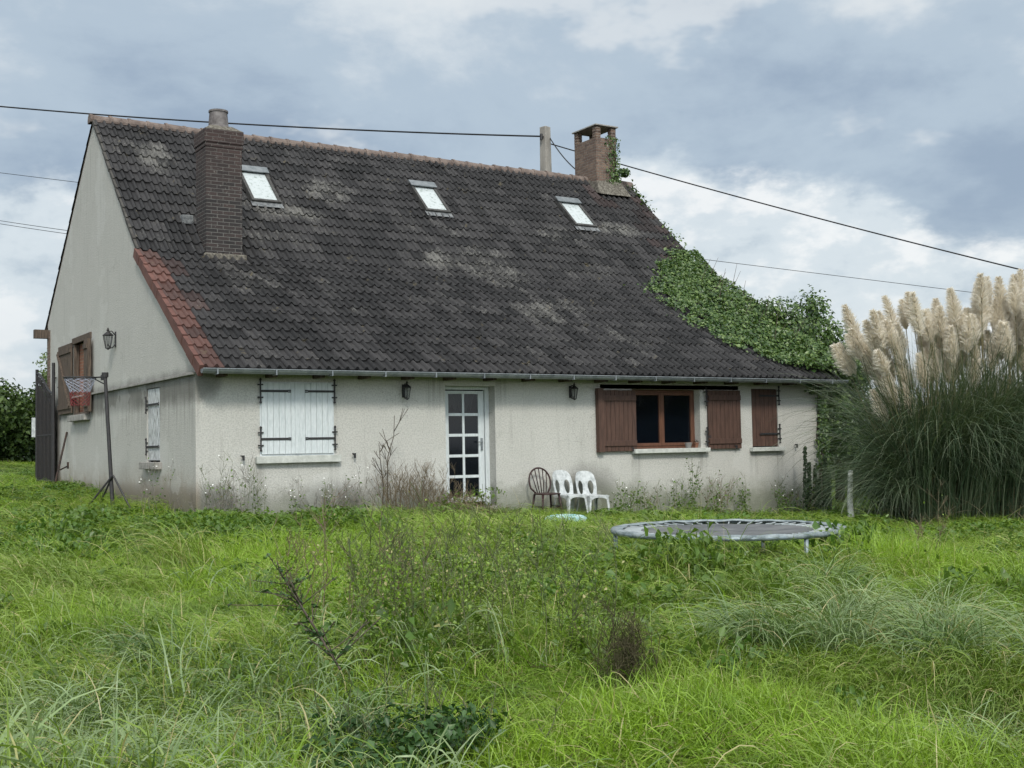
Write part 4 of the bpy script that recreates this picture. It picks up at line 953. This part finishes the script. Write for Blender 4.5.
def ivy():
    t = thing('ivy', (13.5, 1.5, G1(13.5, 1.5)), 'thick green ivy spilling over the right end of the roof', 'ivy'); off = np.array([13.5, 1.5, G1(13.5, 1.5)])
    ys = np.array([-.42, -.1, .77, 1.74, 2.6, 3.4, 4.37, 4.9]); xl = np.array([13.35, 12.45, 11.45, 11.05, 11.25, 11.75, 13.0, 13.5])
    n = 19000; Y = rng.uniform(-.42, 4.9, n); Xl = np.interp(Y, ys, xl)+vnoise(Y, Y*0, 5, 5)*.22+vnoise(Y, Y*0, 17, 6)*.14-rng.exponential(.10, n); U = rng.random(n)**.75; X = Xl+(13.75-Xl)*U
    Zr = np.array([roofz(y) for y in Y]); thick = .04+.22*np.clip((X-11.6)/2.1, 0, 1)**1.3*(1+.5*vnoise(X, Y, 3.2, 9))+.06*vnoise(X, Y, 5, 11)
    thick = np.clip(thick, .03, None)*np.where(Y > 3.3, .35, 1); dd = rng.uniform(.35, 1.05, n)*thick+.07
    nl = np.array([0, -.53, .85]); P = np.stack([X, Y, Zr], 1)+nl*dd[:, None]; hole = vnoise(X, Y, 6.5, 15)+vnoise(X, Y, 15, 16)*.6 > .55+1.1*np.clip((X-11.3)/1.6, 0, 1); hole |= ((Y > 4.3) & (rng.random(n) < .95)) | ((Y > 3.9) & (rng.random(n) < .5)); P = P[~hole]; n = len(P)
    L1 = leaves(P, np.tile(nl+np.array([-.1, -.1, 0]), (n, 1)), rng.uniform(.045, .10, n), .5)
    # mass on the end gable, higher than the roof edge
    L_ = [L1]
    for (c, rad, k_) in (((13.75, 2.9, 3.9), (.3, .9, .4), 2400), ((13.9, 2.3, 3.65), (.5, 1.1, .68), 5000), ((14.1, 1.3, 3.15), (.6, 1.0, .80), 6000), ((14.35, .6, 2.55), (.6, .9, .85), 6000), ((14.45, .5, 1.3), (.5, .7, 1.1), 4500), ((14.7, 1.4, 3.75), (.28, .3, .5), 900)):
        P, D_ = crown_pts(c, rad, k_, lumps=9, seed=int(k_+c[2]*10)); L_.append(leaves(P, D_+np.array([0, -.3, .4]), rng.uniform(.05, .10, len(P)), .55))
    # along the upper verge and at the chimney foot
    n = 350; s = rng.random(n); Y = 4.6+s*1.9; P = np.stack([13.52+rng.normal(0, .07, n), Y, np.array([roofz(y) for y in Y])+np.abs(rng.normal(.06, .07, n))], 1); keep = rng.random(n) < (.25+.6*(Y > 5.8)); L_.append(leaves(P[keep], np.tile([.2, -.3, .8], (keep.sum(), 1)), .08))
    P, D_ = crown_pts((13.15, 6.5, 7.72), (.42, .35, .26), 1500, seed=77); L_.append(leaves(P, D_, .08))
    n = 800; P = np.stack([rng.uniform(12.25, 12.92, n), 6.15+rng.normal(0, .015, n)-.02, 7.6+rng.random(n)**1.5*1.25], 1); P = P[P[:, 0] > 12.42+.35*rng.random(n)]; L_.append(leaves(P, np.tile([0, -1., .2], (len(P), 1)), .06))
    n = 260; P = np.stack([12.86+rng.random(n)*.03, rng.uniform(6.2, 7.0, n), 7.7+rng.random(n)*1.1], 1); L_.append(leaves(P, np.tile([1., 0, .2], (n, 1)), .065))
    # trailing strands down the front corner
    for (xa, xb, zb, k_) in ((13.25, 13.42, .9, 260), (13.42, 13.44, -.1, 350), (12.95, 13.1, 2.0, 100), (13.42, 13.2, .4, 300)):
        s = rng.random(k_); P = np.stack([xa+(xb-xa)*s+rng.normal(0, .05, k_), -.05-rng.random(k_)*.10, 2.2+(zb-2.2)*s], 1); L_.append(leaves(P, np.tile([0, -1., .2], (k_, 1)), .07))
    B = joinb(L_); B = (B[0]-off, *B[1:]); bobj('ivy_leaves', B, M['ivy'], t)
    b = MB()
    for i in range(9):
        x = random.uniform(13.3, 13.46); pts = [Vector((x+random.gauss(0, .05), -.02, 2.2-k_*.3))-Vector(off) for k_ in range(9)]; b.tube(pts, .012, 5, r2=.006)
    for i in range(22):
        y = random.uniform(.5, 4.5); x = random.uniform(12.6, 13.6); z = roofz(y)+random.uniform(.4, .95)*(1 if y < 3.8 else .4); p0 = Vector((x, y, roofz(y)+.1)); p1 = Vector((x+random.uniform(.0, .5), y+random.uniform(-.2, .2), z)); b.tube([p0-Vector(off), p1-Vector(off)], .008, 4, r2=.003)
    b.obj('ivy_stems', M['bark'], t)
ivy()

# ------------------------------------------------------------------ pampas grass
def pampas():
    c0 = Vector((12.75, -4.3, 0)); ax = Vector((.8495, -.527, 0)); dp = Vector((.527, .8495, 0)); t = thing('pampas_grass', (c0.x, c0.y, G1(c0.x, c0.y)), 'huge pampas grass clump with cream plumes at the right of the garden', 'pampas grass'); gzc = G1(c0.x, c0.y)
    n = 13000; u = rng.uniform(-1.3, 2.9, n); w_ = rng.normal(0, .33, n)
    base = np.stack([ax.x*u+dp.x*w_, ax.y*u+dp.y*w_, rng.uniform(0, .1, n)], 1)
    # leaves lean outwards
    outx = np.where(u < -1.0, (u+1.0)*1.2, np.where(u > 2.4, (u-2.4)*1.3, 0))+rng.normal(0, .25, n); outw = w_*1.2+rng.normal(0, .4, n)
    azi = np.arctan2(ax.y*outx+dp.y*outw, ax.x*outx+dp.x*outw)
    ln = rng.uniform(1.9, 4.1, n); B1 = blades(base, azi, ln, rng.uniform(1.25, 1.56, n), rng.uniform(.6, 2.6, n), rng.uniform(.010, .018, n), 9)
    m_ = 1500; u = rng.normal(-1.1, .22, m_); w_ = rng.normal(0, .3, m_); base = np.stack([ax.x*u+dp.x*w_, ax.y*u+dp.y*w_, rng.uniform(0, .1, m_)], 1)
    B2 = blades(base, rng.normal(math.atan2(-ax.y, -ax.x), .8, m_), rng.uniform(1.5, 2.5, m_), rng.uniform(1.0, 1.45, m_), rng.uniform(1.6, 2.9, m_), .012, 9)
    k_ = 900; u = rng.uniform(-1.3, 2.9, k_); w_ = rng.normal(0, .5, k_); B3 = blades(np.stack([ax.x*u+dp.x*w_, ax.y*u+dp.y*w_, 0*u], 1), rng.uniform(0, 6.28, k_), rng.uniform(.5, 1.6, k_), rng.uniform(.3, 1.4, k_), rng.uniform(.8, 2.6, k_), .014, 6); bobj('dead_leaves', B3, M['pampas_dry'], t)
    bobj('foliage', joinb([B1, B2]), M['pampas_leaf'], t)
    # dry culms
    n = 1900; u = rng.uniform(-1.3, 2.8, n); w_ = rng.normal(0, .25, n); base = np.stack([ax.x*u+dp.x*w_, ax.y*u+dp.y*w_, 0*u], 1)
    bobj('dry_culms', blades(base, rng.uniform(0, 6.28, n), rng.uniform(1.8, 3.3, n), rng.uniform(1.3, 1.55, n), rng.uniform(.05, .5, n), .014, 6), M['pampas_dry'], t)
    # plumes: (px along, height, lean) as offsets along the clump
    defs = []
    for k_ in range(150):
        u = -1.32+4.1*((k_+random.random()*.8)/150)**1.25; hgt = random.uniform(3.3, 4.55)+.15*math.sin(u*2.3); defs.append((u, random.gauss(0, .22), hgt))
    for (u, w_, hgt) in defs:
        lean = (-.08-.38*(-.5-u) if u < -.5 else random.uniform(-.14, .12)); lean = max(lean+random.gauss(0, .08), -.75)
        lw = random.gauss(0, .12)
        if u < -.9: hgt -= random.uniform(-.1, .8)
        dirv = (ax*lean+dp*lw+Vector((0, 0, 1))).normalized()
        b0 = ax*u+dp*w_; Lp = random.uniform(.55, .95); stem_l = hgt-Lp
        p0 = b0; p1 = b0+Vector((0, 0, stem_l*.5))+(ax*lean+dp*lw)*stem_l*.18; p2 = b0+Vector((0, 0, stem_l))+(ax*lean+dp*lw)*stem_l*.55
        axis = ((p2-p1).normalized()+dirv*.6+ax*lean*.3).normalized()
        pl = MB().tube([p0, p1, p2, p2+axis*Lp*.6], .011, 5, r2=.006).obj('plume_stalk', M['pampas_dry'], t, smooth=True)
        q = 800; s = rng.random(q)**.85; core = np.array(p2)[None]+np.array(axis)[None]*(s*Lp*.86)[:, None]
        prof = (np.clip(s/.28, 0, 1)**.7)*(np.clip((1.02-s)/.74, 0, 1)**.8)*.070+.006
        a_ = rng.uniform(0, 6.28, q); o1 = np.array(Vector(axis).orthogonal().normalized()); o2 = np.cross(np.array(axis), o1)
        rad = o1[None]*np.cos(a_)[:, None]+o2[None]*np.sin(a_)[:, None]
        # each strand: root on axis, sweeps out and up, tip nodding
        ln = prof*rng.uniform(.8, 1.7, q)+.045
        tipd = np.array(axis)[None]*rng.uniform(.6, 1.2, q)[:, None]+rad*rng.uniform(.7, 1.2, q)[:, None]
        tipd /= np.linalg.norm(tipd, axis=1)[:, None]
        m1 = core+rad*(prof*.45)[:, None]; m2 = m1+tipd*(ln*.6)[:, None]; m3 = m2+tipd*(ln*.6)[:, None]+np.array([-.012, 0, -.028])*rng.uniform(.2, 1.4, q)[:, None]
        sd_ = np.cross(tipd, rng.normal(0, 1, (q, 3))); sd_ /= np.linalg.norm(sd_, axis=1)[:, None]; wv = .0065
        rows = [core-sd_*wv*.4, core+sd_*wv*.4, m1-sd_*wv, m1+sd_*wv, m2-sd_*wv*.8, m2+sd_*wv*.8, m3-sd_*wv*.1, m3+sd_*wv*.1]
        V = np.stack(rows, 1).reshape(-1, 3); F = ((np.arange(q)*8)[:, None, None]+np.array([[0, 1, 3, 2], [2, 3, 5, 4], [4, 5, 7, 6]])[None]).reshape(-1, 4)
        o = bobj('plume', (V, F, np.tile([0, 0, .3, .3, .7, .7, 1, 1], q), np.repeat(rng.random(q), 8)), M['plume'], t); pl.parent = o
pampas()

# ------------------------------------------------------------------ weeds and tall plants (each its own thing)
def stems(n, h, spread, lean=.3, r=.004, seg=5, branch=4, bl=.25, jitter=.03):
    """thin branching stems; returns MB plus tip points"""
    b = MB(); tips = []
    for i in range(n):
        a = random.uniform(0, 6.28); hh = h*random.uniform(.6, 1.05); l = random.gauss(0, lean)
        p = Vector((random.gauss(0, spread), random.gauss(0, spread), 0)); pts = [p.copy()]
        d = Vector((math.cos(a)*abs(l), math.sin(a)*abs(l), 1)).normalized()
        for k_ in range(seg): p = p+(d+Vector((random.gauss(0, .08), random.gauss(0, .08), 0)))*hh/seg; pts.append(p.copy())
        b.tube(pts, r, 4, cap=False, r2=r*.4); tips.append(pts[-1])
        for j in range(branch):
            k_ = random.randint(2, seg-1); q = pts[k_].lerp(pts[k_+1], random.random()); aa = random.uniform(0, 6.28); ln = hh*bl*random.uniform(.4, 1.1)
            e = q+Vector((math.cos(aa)*ln*.6, math.sin(aa)*ln*.6, ln*.8)); m_ = q.lerp(e, .5)+Vector((0, 0, -ln*.07)); b.tube([q, m_, e], r*.6, 4, cap=False, r2=r*.3); tips.append(e)
            for jj in range(2): f_ = m_.lerp(e, random.random())+Vector((random.gauss(0, ln*.25), random.gauss(0, ln*.25), ln*.25)); b.tube([m_, f_], r*.4, 3, cap=False); tips.append(f_)
    return b, tips
def to_arr(b, mt, name, parent): 
    o = b.obj(name, mt, parent, smooth=True); at_ = o.data.attributes.new('brand', 'FLOAT', 'POINT'); nv_ = len(o.data.vertices); at_.data.foreach_set('value', rng.random(nv_).astype(np.float32)); return o
def weed(name, x, y, h, n, label, cat='weed', mt='green_stem', flowers=0, leafn=0, leafm='g_herb', spread=.08, lean=.3, r=.004, branch=4, group=None, leafs=.05, fsz=.011):
    t = thing(name, (x, y, G1(x, y)), label, cat, group); b, tips = stems(n, h, spread, lean, r, branch=branch); to_arr(b, M[mt], 'stems', t)
    if flowers:
        b = MB()
        for p in random.sample(tips, min(flowers, len(tips))):
            m3 = Matrix.Rotation(random.uniform(-1.2, 1.2), 3, 'X') @ Matrix.Rotation(random.uniform(-1.2, 1.2), 3, 'Y'); b.lathe(p, [(0, 0), (fsz, .003), (fsz*1.1, .006), (0, .010)], 7, m3)
        b.obj('flowers', M['flower'], t)
    if leafn:
        P = np.array([list(random.choice(tips)*random.uniform(.1, 1)) for _ in range(leafn)])+rng.normal(0, .03, (leafn, 3)); P[:, 2] = np.abs(P[:, 2])
        bobj('leaves', leaves(P, np.tile([0, 0, 1.], (leafn, 1)), leafs, .7), M[leafm], t)
    return t
# white-flowered weeds along the wall
for i, (x, h_, n, lb) in enumerate([(-.30, 1.0, 6, 'sparse white flowered weed at the gable foot below the peeling shutter'), (.12, 1.05, 8, 'tall wiry weed with tiny white flowers at the front house corner'), (.48, .95, 8, 'wiry white flowered weed just right of the house corner'), (.88, .9, 7, 'white flowered weed left below the pale shutters'), (1.45, .7, 6, 'low white flowered weed under the middle of the pale shutters'), (1.95, .72, 6, 'white flowered weed under the right pale shutter'), (2.5, .85, 5, 'thin brown seeded weed between pale shutters and bare branch')]):
    weed('flowering_weed', x, -.35-.12*(i % 3) if x > 0 else 1.2, h_, n, lb, mt='green_stem' if i % 2 else 'deadgrey', flowers=12, leafn=60, leafs=.04, group='weeds along the front wall', spread=.12)
weed('bare_branch', 3.0, -.35, 1.65, 2, 'tall bare dark branch reaching up the wall left of the door', 'branch', 'bark', spread=.02, lean=.12, r=.012, branch=6)
for (x, h_, n, sp, mt_, lb) in [(2.35, .55, 60, .28, 'deadgrey', 'low mound of dead grey stalks against the stained wall'), (3.15, .85, 45, .16, 'dead', 'dead brown stalks standing round the bare branch'), (3.75, .95, 50, .22, 'dead', 'tall dry reddish brown weed halfway to the glazed door'), (4.25, .62, 45, .2, 'dead', 'dry brown weed spilling before the glazed door'), (.25, .5, 50, .25, 'deadgrey', 'dead grey stalks heaped at the front house corner')]:
    weed('dead_weed', x, -.38, h_, n, lb, 'dead plant', mt_, spread=sp, lean=.35, r=.004, branch=5, leafn=120, leafm='dead', leafs=.03, group='dead plants along the front wall')
t = thing('brush_heap', (4.15, -1.1, G1(4.15, -1.1)), 'low heap of brown and green brush in front of the glazed door', 'brush heap')
P, D_ = crown_pts((0, 0, .2), (.8, .45, .3), 1500, seed=5); bobj('twigs', blades(P, rng.uniform(0, 6.28, len(P)), .22, rng.uniform(-.3, 1.2, len(P)), .8, .006, 3), M['dead'], t); P, D_ = crown_pts((0, 0, .18), (.9, .5, .28), 900, seed=6); bobj('leaves', leaves(P, D_, .05), M['g_herb'], t)
for i, (x, h_, n, lb) in enumerate([(8.35, .6, 10, 'low green weed below the brown window'), (8.95, .75, 12, 'flowering green weed below the middle of the brown window'), (9.45, 1.2, 3, 'single tall thin weed stem under the right brown shutter'), (9.9, .85, 16, 'dry yellowish weed clump under the brown shutter'), (10.9, .95, 4, 'tall thin weed between the two brown shutters'), (11.6, .7, 12, 'weed with pale flowers below the narrow brown window'), (12.2, .65, 12, 'leafy weed right of the narrow brown window'), (7.6, .75, 8, 'wiry weed just right of the white plastic chairs')]):
    weed('wall_weed', x, -.4-.2*(i % 2), h_, n, lb, mt='green_stem' if i % 3 else 'dead', flowers=8 if i % 2 else 3, leafn=220, group='weeds along the front wall', spread=.16)
# dark spikes (mullein) near the right corner
for (x, y, h_, lb) in [(12.38, -.5, 1.45, 'tallest dark leafy spike plant near the right corner of the wall'), (12.70, -.45, 1.0, 'middle dark leafy spike plant near the right corner of the wall'), (13.02, -.42, 1.25, 'rightmost dark leafy spike plant beside the pampas grass')]:
    t = thing('spike_plant', (x, y, G1(x, y)), lb, 'plant', 'dark spike plants by the wall')
    for o_ in range(2 if h_ > 1.2 else 2):
        ox = o_*.10; hh = h_*(1-.22*o_); b = MB(); b.tube([(ox, 0, 0), (ox+.02, 0, hh*.5), (ox+.03*(1+o_), 0, hh)], .012, 6, r2=.005); to_arr(b, M['darkspike'], 'stem', t)
        k_ = 260; s = rng.random(k_); a = rng.uniform(0, 6.28, k_); rr = .055*(1-s*.7); P = np.stack([ox+.03*s+rr*np.cos(a), rr*np.sin(a), s*hh], 1); D_ = np.stack([np.cos(a), np.sin(a), .4+0*a], 1); bobj('leaves', leaves(P, D_, .07), M['darkspike'], t)

# foreground dry-stem weeds
fg = [(-2.25, -11.5, 1.0, 7, 'bushy brown stemmed weed in the middle of the long grass'), (-1.9, -10.6, .95, 6, 'thin dark seeded weed behind the brown stemmed one'), (-2.45, -10.0, .9, 5, 'sparse upright weed left of the middle'), (-1.35, -11.4, .9, 6, 'seeded weed right of the brown stemmed one'), (-1.0, -10.4, .75, 6, 'thin branching weed right of the middle'), (-2.7, -12.0, .95, 6, 'leggy brown weed rising beside the bramble patch'), (-1.55, -12.3, .8, 9, 'brown weed leaning over the dark tuft'), (.4, -9.6, .7, 3, 'lone dry stem in front of the trampoline'), (4.6, -9.8, .8, 4, 'lone dry stalk at the right edge of the lawn'),
      (-2.05, -12.1, 1.05, 9, 'tall twiggy brown weed nearest the middle of the picture'), (-2.2, -10.9, 1.0, 9, 'fine reddish weed behind the twiggy brown one'), (-1.75, -11.3, .95, 9, 'dense wiry weed between the two twiggy brown ones'), (-2.6, -11.1, .9, 8, 'open airy weed right of the fallen branch')]
for (x, y, h_, n, lb) in fg: weed('field_weed', x, y, h_, n, lb, mt='dead' if n % 3 else 'green_stem', leafn=900 if n > 4 else 60, leafm='g_long', leafs=.022, spread=.12, lean=.3, r=.0035, branch=7, group='tall weeds in the long grass')
t = thing('fallen_branch', (-3.2, -12.3, G1(-3.2, -12.3)), 'dark leafy branch lying diagonally in the grass left of the middle', 'branch')
b = MB(); pts = [Vector((-.27, -1.0, .38)), Vector((-.15, -.4, .50)), Vector((.02, .3, .58)), Vector((.22, 1.0, .62))]; b.tube(pts, .0055, 6, r2=.002); tp = []
for i in range(40): q = pts[0].lerp(pts[-1], random.random()); e = q+Vector((random.gauss(0, .12), random.gauss(0, .12), random.uniform(.02, .2))); b.tube([q, e], .003, 4); tp += [list(q.lerp(e, random.random())) for _ in range(4)]
to_arr(b, M['bark'], 'stems', t); bobj('leaves', leaves(np.array(tp), np.tile([0, 0, 1.], (len(tp), 1)), .035), M['bramble'], t)
# bramble patch and dark tuft
t = thing('bramble_patch', (-3.2, -13.25, G1(-3.2, -13.25)), 'dark green bramble patch at the bottom of the picture left of the middle', 'bramble')
P, D_ = crown_pts((0, 0, .02), (.80, .48, .20), 4200, lumps=16, seed=9); P[:, 2] = np.abs(P[:, 2]); bobj('leaves', leaves(P, D_+np.array([0, 0, .8]), rng.uniform(.02, .045, len(P)), .7), M['bramble'], t); b, tips = stems(26, .45, .35, .5, .004, branch=3); to_arr(b, M['green_stem'], 'stems', t)
t = thing('dark_tuft', (-1.55, -12.85, G1(-1.55, -12.85)), 'dark brown dead tuft in the long grass right of the bramble patch', 'dead plant')
P, D_ = crown_pts((0, 0, .28), (.17, .16, .22), 1500, lumps=5, seed=10); bobj('twigs', blades(P, rng.uniform(0, 6.28, len(P)), .10, rng.uniform(-.6, 1.2, len(P)), 1.0, .003, 3), M['darktwig'], t); b, tips = stems(20, .5, .1, .3, .003); to_arr(b, M['darktwig'], 'stems', t)

# coarse silvery tussocks
def tussock(x, y, n, ln, lb, wd=.010, bias=None, mt='g_blue', sp=.11):
    if y < -11: n = int(n*1.3); ln *= .92; wd *= 1.05
    t = thing('grass_tussock', (x, y, G1(x, y)), lb, 'grass tussock', 'coarse tussocks in the lawn')
    base = np.stack([rng.normal(0, sp, n), rng.normal(0, sp, n), 0*np.ones(n)], 1); a = rng.uniform(0, 6.28, n) if bias is None else rng.normal(bias, 1.1, n)
    bobj('blades', blades(base, a, ln*rng.uniform(.6, 1.15, n), rng.uniform(.95, 1.5, n), rng.uniform(1.4, 2.8, n), wd*rng.uniform(.6, 1.2, n), 7), M[mt], t)
LT = math.pi-.2
for a in [(-.42, -12.75, 260, .75, 'silver green tussock right of the lawn middle, arching left'), (-.05, -13.0, 200, .7, 'silver green tussock touching the right side of the middle one'), (.25, -13.55, 260, .75, 'pale blue green tussock near the right foreground'), (.62, -13.15, 240, .8, 'broad silvery tussock in the right foreground'), (.55, -14.1, 220, .75, 'pale dry tussock at the bottom right edge'), (.95, -12.2, 240, .7, 'tall tousled tussock behind the silvery ones on the right'), (1.5, -11.4, 200, .7, 'loose tussock further back on the right lawn'),
          (-3.75, -11.3, 170, .55, 'blue green tussock in the left foreground'), (-4.35, -12.2, 150, .5, 'pale coarse tussock low at the left'), (-3.3, -13.1, 120, .55, 'arching coarse tussock in front of the brambles'), (-4.4, -8.5, 260, .7, 'flattened dark tussock left of the lawn middle'), (-2.2, -6.6, 300, .8, 'big flopped tussock below the house corner'), (3.0, -10.3, 260, .5, 'olive tussock just in front of the trampoline'), (1.9, -9.6, 220, .5, 'green tussock overhanging the left side of the trampoline'), (1.55, -8.5, 200, .6, 'leafy tussock at the left end of the trampoline'), (3.9, -10.1, 220, .45, 'brownish tussock before the right half of the trampoline')]:
    tussock(*a, mt='g_blue' if a[1] < -11 else 'g_long', wd=.009 if a[1] < -11 else .008, bias=LT if 'left' in a[4] or 'flop' in a[4] else None, sp=.11 if a[1] < -11 else .2)

# ------------------------------------------------------------------ grass
proto = bpy.data.collections.new('grass_prototypes')
def tuft(name, n, rad, l0, l1, e0, e1, d0, d1, wd, mt, seg=4, bias=None):
    base = np.stack([rng.normal(0, rad, n), rng.normal(0, rad, n), -.02*np.ones(n)], 1); a = rng.uniform(0, 6.28, n) if bias is None else rng.normal(bias, .8, n)
    o = bobj(name, blades(base, a, rng.uniform(l0, l1, n), rng.uniform(e0, e1, n), rng.uniform(d0, d1, n), wd*rng.uniform(.6, 1.3, n), seg), M[mt], link=False); proto.objects.link(o)
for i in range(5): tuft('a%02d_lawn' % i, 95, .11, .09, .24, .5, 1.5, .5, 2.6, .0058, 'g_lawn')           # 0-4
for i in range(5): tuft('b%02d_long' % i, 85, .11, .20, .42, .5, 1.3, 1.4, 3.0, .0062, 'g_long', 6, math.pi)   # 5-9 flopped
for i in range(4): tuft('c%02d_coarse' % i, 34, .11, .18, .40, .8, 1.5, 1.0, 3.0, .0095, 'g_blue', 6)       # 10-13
for i in range(3):                                                                                        # 14-16 herbs
    P = rng.normal(0, .10, (60, 3)); P[:, 2] = rng.uniform(.03, .16, 60); o = bobj('d%02d_herb' % i, leaves(P, np.tile([0, 0, 1.], (60, 1)), .045, .5), M['g_herb'], link=False); proto.objects.link(o)
for i in range(2): tuft('e%02d_seed' % i, 4, .12, .25, .45, 1.1, 1.5, .2, 1.1, .0025, 'g_straw', 5)       # 17-18
for i in range(3): tuft('f%02d_thatch' % i, 60, .14, .12, .32, -.05, .45, -.2, .5, .0045, 'g_thatch', 3)      # 19-21
def scatter(name, X, Y, var, scl, yaw, tilt):
    n = len(X); me = bpy.data.meshes.new(name); me.vertices.add(n)
    me.vertices.foreach_set('co', np.stack([X, Y, gz(X, Y)], 1).astype(np.float32).ravel())
    a = me.attributes.new('var', 'INT', 'POINT'); a.data.foreach_set('value', var.astype(np.int32))
    a = me.attributes.new('rot', 'FLOAT_VECTOR', 'POINT'); a.data.foreach_set('vector', np.stack([tilt[0], tilt[1], yaw], 1).astype(np.float32).ravel())
    a = me.attributes.new('scl', 'FLOAT_VECTOR', 'POINT'); a.data.foreach_set('vector', scl.astype(np.float32).ravel())
    o = bpy.data.objects.new(name, me); C.objects.link(o)
    ng = bpy.data.node_groups.new(name, 'GeometryNodeTree'); ng.interface.new_socket('Geometry', in_out='INPUT', socket_type='NodeSocketGeometry'); ng.interface.new_socket('Geometry', in_out='OUTPUT', socket_type='NodeSocketGeometry')
    nd = ng.nodes; gi = nd.new('NodeGroupInput'); go = nd.new('NodeGroupOutput'); ip = nd.new('GeometryNodeInstanceOnPoints'); ci = nd.new('GeometryNodeCollectionInfo')
    ci.inputs['Collection'].default_value = proto; ci.inputs['Separate Children'].default_value = True; ci.inputs['Reset Children'].default_value = True
    def na(nm, dt): q = nd.new('GeometryNodeInputNamedAttribute'); q.data_type = dt; q.inputs['Name'].default_value = nm; return q.outputs['Attribute']
    lk = ng.links; lk.new(gi.outputs[0], ip.inputs['Points']); lk.new(ci.outputs[0], ip.inputs['Instance']); ip.inputs['Pick Instance'].default_value = True
    lk.new(na('var', 'INT'), ip.inputs['Instance Index']); lk.new(na('rot', 'FLOAT_VECTOR'), ip.inputs['Rotation']); lk.new(na('scl', 'FLOAT_VECTOR'), ip.inputs['Scale'])
    lk.new(ip.outputs[0], go.inputs[0]); md = o.modifiers.new('scatter', 'NODES'); md.node_group = ng
    return o
def field():
    Xs, Ys = [], []; 
    def add(x0, x1, y0, y1, dens): n = int((x1-x0)*(y1-y0)*dens); Xs.append(rng.uniform(x0, x1, n)); Ys.append(rng.uniform(y0, y1, n))
    add(-14, 24, -22, 44, 30); add(-7, 6, -16.5, -5, 75); add(-14, 22, -22, -.05, 22)
    X = np.concatenate(Xs); Y = np.concatenate(Ys)
    inside = (X > -.02) & (X < HL+.02) & (Y > -.06) & (Y < HW); dist = np.hypot(X-CAM.x, Y-CAM.y); dx = (X-CAM.x)*cr.x+(Y-CAM.y)*cr.y; dz = (X-CAM.x)*fw0.x+(Y-CAM.y)*fw0.y
    vis = (np.abs(dx) < .50*dz+2.5) & (dz > .2); behind = (Y > HW*.9) & (X > 6)
    keep = ~inside & vis & ~behind & (dist > 1.9) & ~((X > 14.2) & (Y > -.5) & (rng.random(len(X)) < .7)) & ~((np.hypot(X-3.185, Y+8.4) < 1.1) & (rng.random(len(X)) < .6))
    keep &= ~((Y > 12) & (rng.random(len(X)) < .45))
    X, Y, dist = X[keep], Y[keep], dist[keep]; n = len(X)
    zz = vnoise(X, Y, 1.1, 21); z2 = vnoise(X, Y, .55, 22); z3 = vnoise(X, Y, 2.2, 23); rr = rng.random(n)
    near = np.clip((12.5-dist)/6, 0, 1)
    left = np.clip((-3.0-X+(Y+12)*.0)/2, 0, 1)
    p_long = np.clip(.30+.6*zz+.0*near, .05, .85); z4 = vnoise(X, Y, 1.5, 25); p_c = np.clip(-.02+.30*near*np.clip(z4*1.6, -.2, 1)+.22*near*left, 0, .6); p_h = np.clip(.10+.30*z2+.1*((Y > -4) & (X > 0)), .02, .45)*(1-.8*near); p_s = .008+.012*near
    var = rng.integers(0, 5, n)
    m1 = rr < p_long; var[m1] = rng.integers(5, 10, m1.sum())
    r2 = rng.random(n); m2 = r2 < p_c; var[m2] = rng.integers(10, 14, m2.sum())
    r3 = rng.random(n); m3 = (r3 < p_h) & ~m2 & (dist > 6); var[m3] = rng.integers(14, 17, m3.sum())
    r4 = rng.random(n); m4 = r4 < p_s; var[m4] = rng.integers(17, 19, m4.sum())
    r5 = rng.random(n); m5 = (r5 < np.clip(.07+.14*vnoise(X, Y, 1.9, 28), .02, .25)) & ~m4; var[m5] = rng.integers(19, 22, m5.sum())
    s = rng.uniform(.7, 1.25, n)*(1+.35*z3)*(1+.02*np.clip(dist-8, 0, 14)); z5 = vnoise(X, Y, 2.7, 26); hz = s*rng.uniform(.8, 1.15, n)*np.clip(1+.75*z5, .35, 1.7)
    front = (Y > -1.2) & (Y < 0); hz = hz*np.clip(1.12-.035*(dist-7), .58, 1.1); lawn = (Y > 11); hz = np.where(lawn, hz*.5, hz)
    rt = np.hypot(X-3.185, Y+8.4); hz = np.where(rt < 1.2, np.minimum(hz, .5), hz); hz = np.where((rt > 1.22) & (rt < 2.4) & (Y < -8.9), hz*1.5, hz)
    long_ = (var >= 5) & (var < 10); yaw = np.where(long_, vnoise(X, Y, .5, 30)*1.6+rng.normal(0, .45, n), rng.uniform(0, 6.28, n))
    o = scatter('grass', X, Y, var, np.stack([s, s, hz], 1), yaw, (rng.normal(0, .12, n), rng.normal(0, .12, n)))
    tag(o, 'long unmown grass with herbs and dry stems covering the garden', 'grass', kind='stuff'); print('grass tufts', n)
field()
